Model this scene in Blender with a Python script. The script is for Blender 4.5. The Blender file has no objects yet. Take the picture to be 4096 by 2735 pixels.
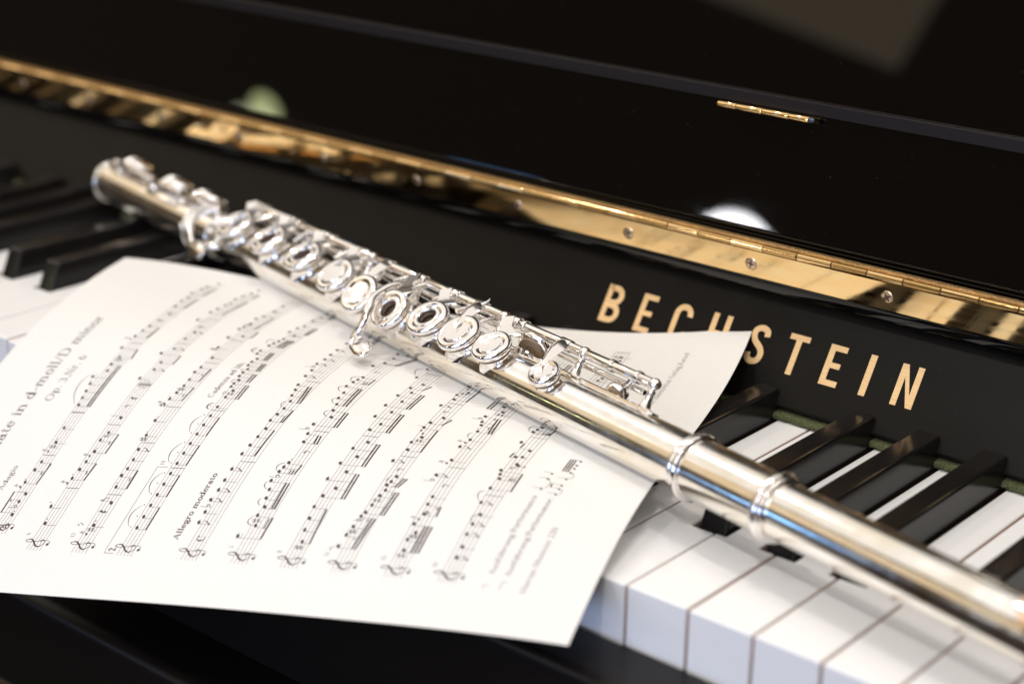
import bpy, bmesh, math, random
import numpy as np
from mathutils import Vector, Matrix
random.seed(4)
# ---------------------------------------------------------------- camera
CAM_F=1778.918
CAM_C=[0.291576, -0.402424, 0.263188]
CAM_R=[[0.7606975, 0.6489506, 0.0142254], [0.2347453, -0.2546034, -0.9381214], [-0.6051726, 0.716966, -0.3460143]]

scn = bpy.context.scene
col = scn.collection
cd = bpy.data.cameras.new('camera'); cam = bpy.data.objects.new('camera', cd); col.objects.link(cam)
R_, U_, F_ = Vector(CAM_R[0]), -Vector(CAM_R[1]), Vector(CAM_R[2])
M = Matrix.Identity(4)
for i in range(3):
    M[i][0], M[i][1], M[i][2], M[i][3] = R_[i], U_[i], -F_[i], CAM_C[i]
cam.matrix_world = M
cd.sensor_width = 36.0; cd.lens = CAM_F / 1024 * 36.0
cd.clip_start = 0.01; cd.clip_end = 50
cd.dof.use_dof = True; cd.dof.focus_distance = 0.652; cd.dof.aperture_fstop = 5.8
scn.camera = cam
# ---------------------------------------------------------------- world, lamps, exposure
w = bpy.data.worlds.new('World'); scn.world = w; w.use_nodes = True
bg = w.node_tree.nodes['Background']; bg.inputs[0].default_value = (0.30, 0.22, 0.15, 1); bg.inputs[1].default_value = 0.26
scn.view_settings.view_transform = 'Standard'; scn.view_settings.look = 'None'
scn.view_settings.exposure = 0.08; scn.view_settings.gamma = 1.0
scn.render.engine = 'CYCLES'
scn.cycles.use_denoising = True
scn.cycles.max_bounces = 10; scn.cycles.glossy_bounces = 8; scn.cycles.diffuse_bounces = 5
scn.cycles.sample_clamp_indirect = 8.0
def area(name, loc, target, size, radiance, color, shape='DISK', size_y=None):
    l = bpy.data.lights.new(name, 'AREA'); l.shape = shape; l.size = size
    a = math.pi * size * size / 4
    if size_y: l.size_y = size_y; a = size * size_y * (math.pi / 4 if shape == 'ELLIPSE' else 1)
    l.energy = radiance * math.pi * a; l.color = color
    o = bpy.data.objects.new(name, l); col.objects.link(o)
    o.location = loc; o.rotation_euler = (Vector(target) - Vector(loc)).to_track_quat('-Z', 'Y').to_euler()
    return o
MID = Vector((-0.08, 0.06, 0.02))
def off(d, r): return MID + Vector(d).normalized() * r
area('overhead_lamp', off((-.04, .03, 1), 1.0), MID, .042, 370, (1, .955, .905))
for d_, L_, r_ in (((-.60, .10, .80), 210, 1.25), ((.28, -.58, .77), 420, 1.25), ((-.25, -.50, .83), 290, 1.25), ((.42, .08, .90), 150, 1.25)):
    area('ceiling_spot', off(d_, r_), MID, .05, L_, (1, .955, .905))
area('ceiling_light', (-.9, .40, 1.45), (-.9, .40, 0), 4.4, .85, (1, .955, .90), 'RECTANGLE', 2.7)
area('wall_glow', off((-.88, -.45, .47), 2.2), MID, 3.0, .70, (1, .80, .55), 'RECTANGLE', .75)
PX = Vector([-0.0734, 0.1659, 0.0659]); PD = Vector([-0.5187, -0.8489, 0.1021]).normalized()
area('pendant_lamp', PX + PD * 3.2 + Vector((0, 0, -.040)), PX, .150, 70, (.95, .96, 1), 'ELLIPSE', .120)
HP = Vector([-0.3475, 0.1666, 0.0686]); HEART = HP + Vector([-0.7283, -0.68, 0.085]).normalized() * 1.3
area('green_lamp', HEART, HP, .030, 7, (.84, .90, .42), 'ELLIPSE', .044).rotation_euler.rotate_axis('Z', .9)
area('shade_rim', HEART + Vector((.002, .012, -.011)), HP, .058, 5, (.80, .88, .62), 'ELLIPSE', .016)
BS = Vector((.046, .035, .030))
area('window', BS + Vector((-.757, -.640, -.010)).normalized() * 1.5, BS, .11, 3.8, (.22, .50, 1), 'RECTANGLE', .17)
area('key_front_fill', off((.10, -.90, .02), 1.9), MID, 1.3, 6.0, (.44, .60, 1), 'RECTANGLE', .45)  # added low blue fill to brighten the key fronts, no real opening
area('front_fill', off((.20, -.82, .50), 2.1), MID, 2.0, 1.9, (.93, .95, 1), 'RECTANGLE', 1.1)  # added broad fill from the front, lifts the shade under the flute
# ---------------------------------------------------------------- helpers
def mat(name, color, rough=.4, metal=0, spec=.5, coat=0, build=None, aniso=0):
    m = bpy.data.materials.new(name); m.use_nodes = True
    b = m.node_tree.nodes['Principled BSDF']
    b.inputs['Base Color'].default_value = (*color, 1); b.inputs['Roughness'].default_value = rough
    b.inputs['Metallic'].default_value = metal; b.inputs['Specular IOR Level'].default_value = spec
    b.inputs['Coat Weight'].default_value = coat
    if build: build(m.node_tree, b)
    return m
def nz(nt, scale, detail=4, vec=None, sc=None, rough=.55):
    n = nt.nodes.new('ShaderNodeTexNoise'); n.inputs['Scale'].default_value = scale; n.inputs['Detail'].default_value = detail
    n.inputs['Roughness'].default_value = rough
    tc = nt.nodes.new('ShaderNodeTexCoord'); src = tc.outputs['Object']
    if sc:
        mp = nt.nodes.new('ShaderNodeMapping'); mp.inputs['Scale'].default_value = sc
        nt.links.new(src, mp.inputs[0]); src = mp.outputs[0]
    nt.links.new(src, n.inputs['Vector']); return n.outputs['Fac']
def ramp(nt, f, a, b, ca, cb):
    r = nt.nodes.new('ShaderNodeValToRGB'); r.color_ramp.elements[0].position = a; r.color_ramp.elements[1].position = b
    r.color_ramp.elements[0].color = (*ca, 1); r.color_ramp.elements[1].color = (*cb, 1)
    nt.links.new(f, r.inputs[0]); return r.outputs[0]
def bump(nt, b, f, strength, dist=.0005):
    n = nt.nodes.new('ShaderNodeBump'); n.inputs['Strength'].default_value = strength; n.inputs['Distance'].default_value = dist
    nt.links.new(f, n.inputs['Height']); nt.links.new(n.outputs[0], b.inputs['Normal'])
def rough_noise(nt, b, f, lo, hi, a=.35, c=.7):
    o = ramp(nt, f, a, c, (lo,)*3, (hi,)*3); nt.links.new(o, b.inputs['Roughness'])
def b_lacquer(nt, b):
    # dust specks and faint wiping marks
    f = nz(nt, 900, 2); o = ramp(nt, f, .74, .80, (.0015, .0012, .0012), (.05, .048, .046)); nt.links.new(o, b.inputs['Base Color'])
    rough_noise(nt, b, nz(nt, 30, 4, sc=(1, 1, 6)), .012, .03, .4, .8)
def b_satin(nt, b):
    f = nz(nt, 1100, 2); o = ramp(nt, f, .72, .80, (.0055, .0045, .0036), (.06, .056, .052)); nt.links.new(o, b.inputs['Base Color'])
    rough_noise(nt, b, nz(nt, 40, 5), .33, .42); bump(nt, b, nz(nt, 2500, 2), .05, .00005)
def b_silver(nt, b):
    f = nz(nt, 70, 6); o = ramp(nt, f, .38, .66, (.945, .90, .86), (.97, .95, .935)); nt.links.new(o, b.inputs['Base Color'])
    rough_noise(nt, b, nz(nt, 160, 5, sc=(1, 5, 5)), .07, .17, .4, .72)
def b_tube(nt, b):
    f = nz(nt, 55, 8, sc=(1, 1, 1), rough=.65); o = ramp(nt, f, .36, .62, (.90, .83, .70), (.965, .95, .925)); nt.links.new(o, b.inputs['Base Color'])
    rough_noise(nt, b, nz(nt, 75, 8, rough=.7), .10, .27, .42, .66); bump(nt, b, nz(nt, 500, 3, sc=(.15, 3, 3)), .03, .0002)
def b_brass(nt, b):
    f = nz(nt, 90, 5, sc=(.4, 2, 2)); o = ramp(nt, f, .3, .75, (1.0, .66, .29), (1.0, .77, .42)); nt.links.new(o, b.inputs['Base Color'])
    rough_noise(nt, b, nz(nt, 120, 5, sc=(.2, 4, 4)), .04, .12); bump(nt, b, nz(nt, 45, 4, sc=(.6, 1, 1)), .03, .001)
def b_ivory(nt, b):
    f = nz(nt, 30, 3); o = ramp(nt, f, .3, .7, (.86, .85, .84), (.90, .89, .88)); nt.links.new(o, b.inputs['Base Color'])
    rough_noise(nt, b, nz(nt, 220, 5), .12, .22)
def b_wood(nt, b):
    f = nz(nt, 200, 4, sc=(6, .4, 2)); o = ramp(nt, f, .3, .7, (.52, .32, .23), (.68, .47, .36)); nt.links.new(o, b.inputs['Base Color'])
def b_felt(nt, b):
    f = nz(nt, 1500, 3); o = ramp(nt, f, .32, .72, (.035, .04, .014), (.15, .165, .07)); nt.links.new(o, b.inputs['Base Color']); bump(nt, b, f, .9, .001)
def b_paper(nt, b):
    f = nz(nt, 900, 4); o = ramp(nt, f, .3, .7, (.76, .74, .71), (.79, .77, .74)); nt.links.new(o, b.inputs['Base Color']); g_ = nz(nt, 22, 3); mx = nt.nodes.new('ShaderNodeMath'); mx.operation = 'MULTIPLY_ADD'; mx.inputs[1].default_value = .06; nt.links.new(f, mx.inputs[0]); nt.links.new(g_, mx.inputs[2]); bump(nt, b, mx.outputs[0], .30, .0030)
def b_inlay(nt, b):
    f = nz(nt, 260, 5, sc=(.5, 6, 6)); o = ramp(nt, f, .3, .7, (.86, .57, .28), (.97, .69, .37)); nt.links.new(o, b.inputs['Base Color'])
def b_ebony(nt, b):
    f = nz(nt, 1300, 2); o = ramp(nt, f, .73, .80, (.010, .0085, .008), (.08, .07, .065)); nt.links.new(o, b.inputs['Base Color'])
    rough_noise(nt, b, nz(nt, 400, 3), .14, .20)
LACQ = mat('black_lacquer', (.004,)*3, .05, build=b_lacquer)
SATIN = mat('satin_black', (.008,)*3, .38, spec=.15, build=b_satin)
SILVER = mat('polished_silver', (.95, .91, .87), .08, 1, build=b_silver)
TUBE = mat('tarnished_silver', (.93, .89, .82), .1, 1, build=b_tube)
BRASS = mat('polished_brass', (.87, .6, .26), .1, 1, build=b_brass)
SCREW = mat('screw_nickel', (.66, .50, .34), .24, 1)
DARKSLOT = mat('screw_recess', (.06, .03, .02), .5)
IVORY = mat('white_key_plastic', (.83, .81, .78), .16, build=b_ivory)
WOOD = mat('key_wood', (.45, .28, .18), .6, build=b_wood)
SLIP = mat('slip_lacquer', (.006, .0045, .004), .36, spec=.25)
EBONY = mat('black_key_plastic', (.01,)*3, .28, spec=.3, build=b_ebony)
FELT = mat('green_felt', (.2, .22, .1), .95, build=b_felt)
PAPER = mat('paper', (.86, .84, .81), .62, spec=.25, build=b_paper)
INK = mat('printing_ink', (.065, .042, .038), .55, spec=.3)
INLAY = mat('brass_inlay', (.72, .47, .22), .30, .25, .5, build=b_inlay)
PAD = mat('key_pad', (.20, .135, .075), .6)
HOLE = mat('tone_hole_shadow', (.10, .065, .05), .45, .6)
FLOORM = mat('dark_floor', (.03, .016, .009), .45)
WMAT = {}
def link(name, me, m, parent=None, smooth=None):
    o = bpy.data.objects.new(name, me); col.objects.link(o)
    if m is not None and not me.materials: me.materials.append(m)
    if smooth is not None:
        for p in me.polygons: p.use_smooth = True
        me.set_sharp_from_angle(angle=math.radians(smooth))
    if parent is not None:
        o.parent = parent; o.matrix_parent_inverse = WMAT[parent.name].inverted()
    WMAT[o.name] = Matrix.Identity(4)
    return o
def place(o, Mx):
    o.matrix_basis = Mx; WMAT[o.name] = Mx; return o
def empty(name, loc, label, cat):
    o = bpy.data.objects.new(name, None); col.objects.link(o); o.location = loc
    o['label'] = label; o['category'] = cat; WMAT[o.name] = Matrix.Translation(loc); o.empty_display_size = .02
    return o
def wn(o):
    md = o.modifiers.new('weighted_normal', 'WEIGHTED_NORMAL'); md.keep_sharp = True; md.weight = 100; return o
def from_bm(name, bm, m, parent=None, smooth=None, flat=False):
    bmesh.ops.recalc_face_normals(bm, faces=bm.faces)
    me = bpy.data.meshes.new(name); bm.to_mesh(me); bm.free()
    o = link(name, me, m, parent, smooth)
    return wn(o) if flat else o
def bevel(bm, w, seg=2, edges=None):
    bmesh.ops.bevel(bm, geom=list(edges or bm.edges), offset=w, segments=seg, profile=.5, affect='EDGES')
def box_bm(x0, x1, y0, y1, z0, z1, bev=0, seg=2):
    bm = bmesh.new(); bmesh.ops.create_cube(bm, size=1)
    for v in bm.verts: v.co = Vector((x0 + (v.co.x + .5) * (x1 - x0), y0 + (v.co.y + .5) * (y1 - y0), z0 + (v.co.z + .5) * (z1 - z0)))
    if bev: bevel(bm, bev, seg)
    return bm
def extrude_profile(prof, x0, x1, closed=True):
    """(y, z) outline swept along x"""
    bm = bmesh.new(); a = [bm.verts.new((x0, y, z)) for y, z in prof]; b = [bm.verts.new((x1, y, z)) for y, z in prof]
    n = len(prof)
    for i in range(n if closed else n - 1):
        j = (i + 1) % n; bm.faces.new((a[i], a[j], b[j], b[i]))
    if closed: bm.faces.new(a); bm.faces.new(b[::-1])
    return bm
def lathe_bm(prof, seg=48, bm=None):
    """(r, h) profile turned about local z; r = 0 closes"""
    bm = bm or bmesh.new(); rings = []
    for r, h in prof:
        if r < 1e-7: rings.append([bm.verts.new((0, 0, h))])
        else: rings.append([bm.verts.new((r * math.cos(2 * math.pi * k / seg), r * math.sin(2 * math.pi * k / seg), h)) for k in range(seg)])
    for A, B in zip(rings, rings[1:]):
        for k in range(seg):
            l = (k + 1) % seg
            if len(A) == 1 and len(B) == 1: continue
            if len(A) == 1: bm.faces.new((A[0], B[k], B[l]))
            elif len(B) == 1: bm.faces.new((A[k], A[l], B[0]))
            else: bm.faces.new((A[k], A[l], B[l], B[k]))
    return bm
def sweep_bm(pts, radii, seg=14, squash=None):
    """round tube through points with a radius at each"""
    bm = bmesh.new(); P = [Vector(p) for p in pts]; rings = []
    up = Vector((0, 0, 1))
    for i, p in enumerate(P):
        t = (P[min(i + 1, len(P) - 1)] - P[max(i - 1, 0)]).normalized()
        a = t.cross(up)
        if a.length < 1e-4: a = t.cross(Vector((1, 0, 0)))
        a.normalize(); b = a.cross(t).normalized(); r = radii[i] if hasattr(radii, '__len__') else radii
        ra, rb = (r, r) if not squash else (r * squash[i][0], r * squash[i][1])
        rings.append([bm.verts.new(p + a * ra * math.cos(2 * math.pi * k / seg) + b * rb * math.sin(2 * math.pi * k / seg)) for k in range(seg)])
    for A, B in zip(rings, rings[1:]):
        for k in range(seg): bm.faces.new((A[k], A[(k + 1) % seg], B[(k + 1) % seg], B[k]))
    bm.faces.new(rings[0]); bm.faces.new(rings[-1][::-1])
    return bm
def smooth_path(pts, n):
    """Catmull-Rom through tuples of any length"""
    pts = [np.array(p, float) for p in pts]; P = [2 * pts[0] - pts[1]] + pts + [2 * pts[-1] - pts[-2]]; out = []
    for i in range(1, len(P) - 2):
        for k in range(n):
            t = k / n
            out.append(.5 * (2 * P[i] + (P[i + 1] - P[i - 1]) * t + (2 * P[i - 1] - 5 * P[i] + 4 * P[i + 1] - P[i + 2]) * t * t + (3 * P[i] - P[i - 1] - 3 * P[i + 1] + P[i + 2]) * t ** 3))
    return out + [pts[-1]]
def axes_matrix(o, x, y, z):
    Mx = Matrix.Identity(4)
    for i in range(3): Mx[i][0], Mx[i][1], Mx[i][2], Mx[i][3] = x[i], y[i], z[i], o[i]
    return Mx
def axis_frame(o, z, xh):
    z = Vector(z).normalized(); x = (Vector(xh) - Vector(xh).dot(z) * z).normalized(); return axes_matrix(o, x, z.cross(x), z)
# ---------------------------------------------------------------- floor
bm = bmesh.new(); bmesh.ops.create_grid(bm, x_segments=1, y_segments=1, size=6)
o = from_bm('floor', bm, FLOORM); o.location = (0, 0, -.68); o['kind'] = 'structure'
# ---------------------------------------------------------------- piano
piano = empty('upright_piano', (-.2, .1, -.05), 'glossy black upright piano with open keyboard and brass hinge', 'piano')
X0, X1 = -.78, .26
P = .0235
BLACK = {0: -.0026, 1: .0004, 2: .0032, 4: -.0026, 5: .0026}     # gap index (mod 7) -> offset of the black key
YB, YE = .0502, .150
BW = .0058
def black_at(g): return (g * P + BLACK[g % 7]) if g % 7 in BLACK else None
wm = {}
def white_mesh(i):
    k = i % 7
    if k in wm: return wm[k]
    g = .00046; l, r = g, P - g; c = .0011
    bl, br = black_at(k), black_at(k + 1)
    nl = (bl - k * P + BW + c) if bl is not None else l
    nr = (br - k * P - BW - c) if br is not None else r
    out = [(l, 0), (r, 0), (r, YB - c), (nr, YB - c), (nr, YE), (nl, YE), (nl, YB - c), (l, YB - c)]
    o2 = []
    for p in out:
        if not o2 or (abs(p[0] - o2[-1][0]) + abs(p[1] - o2[-1][1])) > 1e-6: o2.append(p)
    bm = bmesh.new(); vs = [bm.verts.new((x, y, 0)) for x, y in o2]; f = bm.faces.new(vs)
    ex = bmesh.ops.extrude_face_region(bm, geom=[f]); ev = [v for v in ex['geom'] if isinstance(v, bmesh.types.BMVert)]
    for v in ev: v.co.z = -.0215
    bmesh.ops.recalc_face_normals(bm, faces=bm.faces)
    top = [e for e in bm.edges if all(abs(v.co.z) < 1e-6 for v in e.verts)] + [e for e in bm.edges if all(v.co.y < 1e-6 for v in e.verts) and abs(e.verts[0].co.z - e.verts[1].co.z) > .01]
    bevel(bm, .0006, 3, top)
    for f in bm.faces:
        n = f.normal; zc = f.calc_center_median().z
        f.material_index = 1 if (abs(n.x) > .95 and f.calc_area() > 3e-4) else 0
    me = bpy.data.meshes.new('white_key'); bm.to_mesh(me); bm.free()
    me.materials.append(IVORY); me.materials.append(WOOD)
    for p in me.polygons: p.use_smooth = True
    me.set_sharp_from_angle(angle=math.radians(40))
    wm[k] = me; return me
random.seed(11)
for i in range(-29, 9):
    o = wn(link('white_key', white_mesh(i), None, piano)); place(o, Matrix.Translation((i * P, 0, random.uniform(-.00035, .00035))))
prof = [(YB, 0), (YE, 0), (YE, .0118), (YB + .0068, .0118)]
bm = bmesh.new(); bt = BW; tt = .0047
vb = [(-bt, YB, -.004), (bt, YB, -.004), (bt, YE, -.004), (-bt, YE, -.004), (-tt, YB + .0062, .0118), (tt, YB + .0062, .0118), (tt, YE, .0118), (-tt, YE, .0118)]
v = [bm.verts.new(p) for p in vb]
for f in ((0, 1, 2, 3), (4, 5, 6, 7), (0, 1, 5, 4), (1, 2, 6, 5), (2, 3, 7, 6), (3, 0, 4, 7)): bm.faces.new([v[j] for j in f])
bmesh.ops.recalc_face_normals(bm, faces=bm.faces)
bevel(bm, .0011, 3, [e for e in bm.edges if max(x.co.z for x in e.verts) > .005])
bkm = bpy.data.meshes.new('black_key'); bm.to_mesh(bkm); bm.free(); bkm.materials.append(EBONY)
for p in bkm.polygons: p.use_smooth = True
bkm.set_sharp_from_angle(angle=math.radians(35))
for g in range(-28, 9):
    b = black_at(g % 7)
    if b is None: continue
    o = wn(link('black_key', bkm, None, piano)); place(o, Matrix.Translation((b + (g - g % 7) * P, 0, random.uniform(-.0002, .0002))))
# felt strip behind the keys
bm = extrude_profile([(.1456, .0006), (.1451, .0017), (.1459, .0030), (.152, .0034), (.152, .0006)], X0, X1)
bmesh.ops.subdivide_edges(bm, edges=[e for e in bm.edges if abs(e.verts[0].co.x - e.verts[1].co.x) > .1], cuts=700)
for v in bm.verts:
    if v.co.y < .151: v.co += Vector((0, random.gauss(0, .00018), random.gauss(0, .00018)))
from_bm('felt_strip', bm, FELT, piano, 60)
# key bed, key slip
def rounded(pts, r, n=6):
    out = []
    for i, p in enumerate(pts):
        a, b, c = Vector(pts[i - 1]), Vector(p), Vector(pts[(i + 1) % len(pts)])
        rr = r[i] if hasattr(r, '__len__') else r
        if rr <= 0: out.append(tuple(b)); continue
        d1, d2 = (a - b).normalized(), (c - b).normalized()
        ang = d1.angle(d2); L = min(rr / math.tan(ang / 2), .49 * (a - b).length, .49 * (c - b).length)
        q1, q2 = b + d1 * L, b + d2 * L
        for k in range(n + 1):
            t = k / n; out.append(tuple((1 - t) ** 2 * q1 + 2 * t * (1 - t) * b + t * t * q2))
    return out
from_bm('key_slip', extrude_profile(rounded([(-.0015, -.0202), (-.0235, -.0202), (-.0235, -.075), (-.0015, -.075)], [.001, .004, 0, 0]), X0, X1), SLIP, piano, 30, True)
from_bm('key_bed', extrude_profile(rounded([(.155, -.040), (-.0010, -.040), (-.0010, -.0755), (-.050, -.0755), (-.050, -.125), (.155, -.125)], [0, 0, 0, .006, .006, 0]), X0, X1), SLIP, piano, 30, True)
# name board, tilted back
T33 = math.radians(33)
def nb(x, s, h=0): return Vector((x, .148 + s * math.sin(T33) - h * math.cos(T33), .007 + s * math.cos(T33) + h * math.sin(T33)))
def nbp(s, h): q = nb(0, s, h); return (q.y, q.z)
nameboard = from_bm('name_board', extrude_profile(rounded([nbp(-.0022, 0), nbp(.058, 0), nbp(.058, -.014), nbp(-.0022, -.014)], [.0012, 0, 0, 0]), X0, X1), SATIN, piano, 30, True)
# inlaid letters B E C H S T E I N
NL = 16.2
def arc(cx, cy, rx, ry, a0, a1, n=14): return [(cx + rx * math.cos(math.radians(a0 + (a1 - a0) * k / n)), cy + ry * math.sin(math.radians(a0 + (a1 - a0) * k / n))) for k in range(n + 1)]
def strip2(pts, wd):
    pts = [Vector(p) for p in pts]; L, Rr = [], []
    for i, p in enumerate(pts):
        t = (pts[min(i + 1, len(pts) - 1)] - pts[max(i - 1, 0)]).normalized(); n = Vector((-t.y, t.x)) * (wd[i] if hasattr(wd, '__len__') else wd) * .5
        L.append(p + n); Rr.append(p - n)
    return L, Rr
def letter(x0, strokes, polys=()):
    bm = bmesh.new()
    def prism(ring, h0=-.0003, h1=.00006):
        a = [bm.verts.new(nb((x0 + p[0]) * .001, (10.9 + p[1]) * .001, h1)) for p in ring]; b = [bm.verts.new(nb((x0 + p[0]) * .001, (10.9 + p[1]) * .001, h0)) for p in ring]
        bm.faces.new(a)
        for i in range(len(ring)): j = (i + 1) % len(ring); bm.faces.new((a[i], a[j], b[j], b[i]))
    for n_, (pts, wd) in enumerate(strokes):
        L, Rr = strip2(pts, wd); h1 = .00006 + n_ * .000012
        for i in range(len(pts) - 1): prism([L[i], L[i + 1], Rr[i + 1], Rr[i]], h1=h1)
    for n_, p in enumerate(polys): prism(p, h1=.00006 + n_ * .000012)
    o = from_bm('letter', bm, INLAY, nameboard)
    return o
t = 2.5; h = NL; q = t / 2
def rect(x0, x1, y0, y1): return [(x0, y0), (x1, y0), (x1, y1), (x0, y1)]
letter(-131.8, [([(1.3, h - q), (4.2, h - q)] + arc(4.2, h - 4.35, 3.15, 4.35 - q, 90, -90)[1:] + [(2.4, 8.6)], t), ([(2.4, 7.6), (4.4, 7.6)] + arc(4.4, 4.43, 3.35, 3.18, 90, -90)[1:] + [(1.3, q)], t)], [rect(0, t, 0, h)])
for xe in (-113.9, -25.7): letter(xe, [], [rect(0, t, 0, h), rect(t, 7.4, h - 2.3, h), rect(t, 6.5, 7.0, 9.2), rect(t, 7.6, 0, 2.3)])
letter(-97.3, [(arc(4.4, h - 4.4, 3.15, 3.15, -8, 180) + [(1.25, 4.4)] + arc(4.4, 4.4, 3.15, 3.15, 180, 368)[1:], t)])
letter(-79.4, [], [rect(0, t, 0, h), rect(6.4, 6.4 + t, 0, h), rect(t, 6.4, 7.0, 9.2)])
letter(-60.2, [(smooth_path([(7.0, 11.9), (6.5, 14.1), (4.0, 15.0), (1.7, 13.9), (1.35, 11.6), (2.6, 9.4), (5.4, 7.2), (6.7, 4.9), (6.1, 2.2), (3.8, 1.2), (1.6, 2.2), (1.05, 4.4)], 5), t)])
letter(-43.6, [], [rect(0, 8.8, h - 2.3, h), rect(3.15, 3.15 + t, 0, h - 2.3)])
letter(-8.5, [], [rect(0, 2.7, 0, h)])
letter(4.8, [], [rect(0, t, 0, h), rect(6.5, 6.5 + t, 0, h), [(2.5, h), (2.5, h - 4.8), (6.5, 0), (6.5, 4.8)], [(2.5, h - 4.81), (2.5, h - 4.8), (2.5, h - 4.8)] if 0 else rect(2.4, 2.6, h - 5, h)])
# hinge block: lower fixed board with rounded nose, brass leaf on its face
TL = math.radians(-9)
LY, LZ = .1630, .0478
nose = smooth_path([(.1632, .0478), (.1633, .0458), (.1641, .0435), (.1660, .0418), (.1690, .0411)], 4)
blk = [(.1632 + (s_ * math.sin(TL)), .0478 + s_ * math.cos(TL)) for s_ in (.0125,)] + [tuple(p) for p in nose] + [(.192, .0413), (.192, .0603)]
from_bm('hinge_board', extrude_profile(blk, X0, X1), LACQ, piano, 40, True)
LEN = .0119
def lf(x, s, h): return Vector((x, LY + s * math.sin(TL) - h * math.cos(TL), LZ + s * math.cos(TL) + h * -math.sin(TL) * -1))
leafp = [(lf(0, s, hh).y, lf(0, s, hh).z) for s, hh in ((.0003, -.0003), (.0003, .0003), (.0009, .0007), (LEN, .0007), (LEN, -.0003))]
hinge = from_bm('brass_hinge', extrude_profile(leafp, X0, X1), BRASS, piano, 25, True)
# knuckles (about 15.4 mm each)
KY, KZ, KR = .1605, .0613, .00150
kb = lathe_bm([(0, 0), (KR * .93, 0), (KR, .00012), (KR, .01455), (KR * .93, .01468), (0, .01468)], 20)
bmesh.ops.recalc_face_normals(kb, faces=kb.faces)
km = bpy.data.meshes.new('hinge_knuckle'); kb.to_mesh(km); kb.free(); km.materials.append(BRASS)
for p in km.polygons: p.use_smooth = True
km.set_sharp_from_angle(angle=math.radians(35))
SHADED = mat('shaded_brass', (.62, .40, .16), .14, 1)  # same brass; the darker reflection of alternate knuckles is put into the colour
km2 = km.copy(); km2.name = 'hinge_knuckle_shaded'; km2.materials[0] = SHADED
KS = .0032
for k in range(-46, 17):
    o = link('hinge_knuckle', km if k % 2 else km2, None, hinge)
    place(o, axes_matrix((KS + k * .01505, KY, KZ), (0, 1, 0), (0, 0, 1), (1, 0, 0)) @ Matrix.Rotation(random.uniform(-.4, .4), 4, 'Z'))
# pin core between knuckles, upper rough leaf
from_bm('hinge_pin', sweep_bm([(X0, KY, KZ), (X1, KY, KZ)], .0011, 12), DARKSLOT, hinge, 40)
def b_roughbrass(nt, b):
    f = nz(nt, 1500, 3); o_ = ramp(nt, f, .3, .7, (.45, .28, .10), (.85, .60, .28)); nt.links.new(o_, b.inputs['Base Color']); bump(nt, b, f, .8, .0006)
RBRASS = mat('rough_brass', (.7, .47, .2), .35, 1, build=b_roughbrass)
bm = extrude_profile([(.1622, .0612), (.1622, .0635), (.1640, .0636), (.1640, .0612)], X0, X1)
from_bm('upper_leaf', bm, RBRASS, hinge, 30)
# screws
SX = []
for c0 in (-.0718,): pass
def screw_mesh():
    bm = lathe_bm([(0, .00030), (.0014, .00032), (.0020, .00022), (.00262, .0), (.0027, -.0005), (0, -.0005)], 28)
    return bm
sb = screw_mesh(); bmesh.ops.recalc_face_normals(sb, faces=sb.faces)
sm = bpy.data.meshes.new('screw'); sb.to_mesh(sm); sb.free(); sm.materials.append(SCREW)
for p in sm.polygons: p.use_smooth = True
cb = bmesh.new()
for a in range(4):
    an = a * math.pi / 2
    d, n = Vector((math.cos(an), math.sin(an), 0)), Vector((-math.sin(an), math.cos(an), 0))
    vs = [cb.verts.new(d * .0001 + n * .00042 + Vector((0, 0, .00036))), cb.verts.new(d * .0001 - n * .00042 + Vector((0, 0, .00036))), cb.verts.new(d * .0017 - n * .00022 + Vector((0, 0, .00035))), cb.verts.new(d * .0017 + n * .00022 + Vector((0, 0, .00035)))]
    cb.faces.new(vs)
cm = bpy.data.meshes.new('screw_recess'); cb.to_mesh(cm); cb.free(); cm.materials.append(DARKSLOT)
rb = lathe_bm([(.0026, .0001), (.0029, .00028), (.0032, .0001)], 28)
SCREW_X = [-.0037 + .0596 * k for k in range(-12, 5)]
for x in SCREW_X:
    Mx = axes_matrix(lf(x, .0062, .0007), (1, 0, 0), (0, math.sin(TL), math.cos(TL)), (0, -math.cos(TL), math.sin(TL))) @ Matrix.Rotation(random.uniform(0, 1.5), 4, 'Z')
    o = link('screw', sm, None, hinge); place(o, Mx)
# the cross recess of each screw belongs to the hinge as one printed-thin part each
    r = link('screw_recess', cm, None, hinge); place(r, Mx)
# fall board (folded up), above the hinge
T2 = math.radians(13)
FBY, FBZ = .1655, .0640
def fb(s, h): return (FBY + s * math.sin(T2) - h * math.cos(T2), FBZ + s * math.cos(T2) + h * math.sin(T2))
from_bm('fall_board', extrude_profile(rounded([fb(.0004, 0), fb(.0505, 0), fb(.0505, -.016), fb(.0004, -.016)], [.0028, 0, 0, .003]), X0, X1), LACQ, piano, 30, True)
# rail edge above, with a small cabinet hinge under it
RY = .1755
RAILM = mat('satin_rail', (.012, .009, .009), .42, spec=.22)
from_bm('rail', extrude_profile(rounded([(RY, .1123), (RY, .1172), (.225, .1172), (.225, .1123)], [.0004, .0004, 0, 0]), X0, X1), RAILM, piano, 30, True)
T3 = math.radians(12)
pn = [(RY + .004, .11725), (RY + .004 + .125 * math.sin(T3), .11725 + .125 * math.cos(T3)), (RY + .03 + .125 * math.sin(T3), .11725 + .125 * math.cos(T3)), (RY + .03, .11725)]
from_bm('upper_panel', extrude_profile(pn, X0, X1), LACQ, piano, 30, True)
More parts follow.
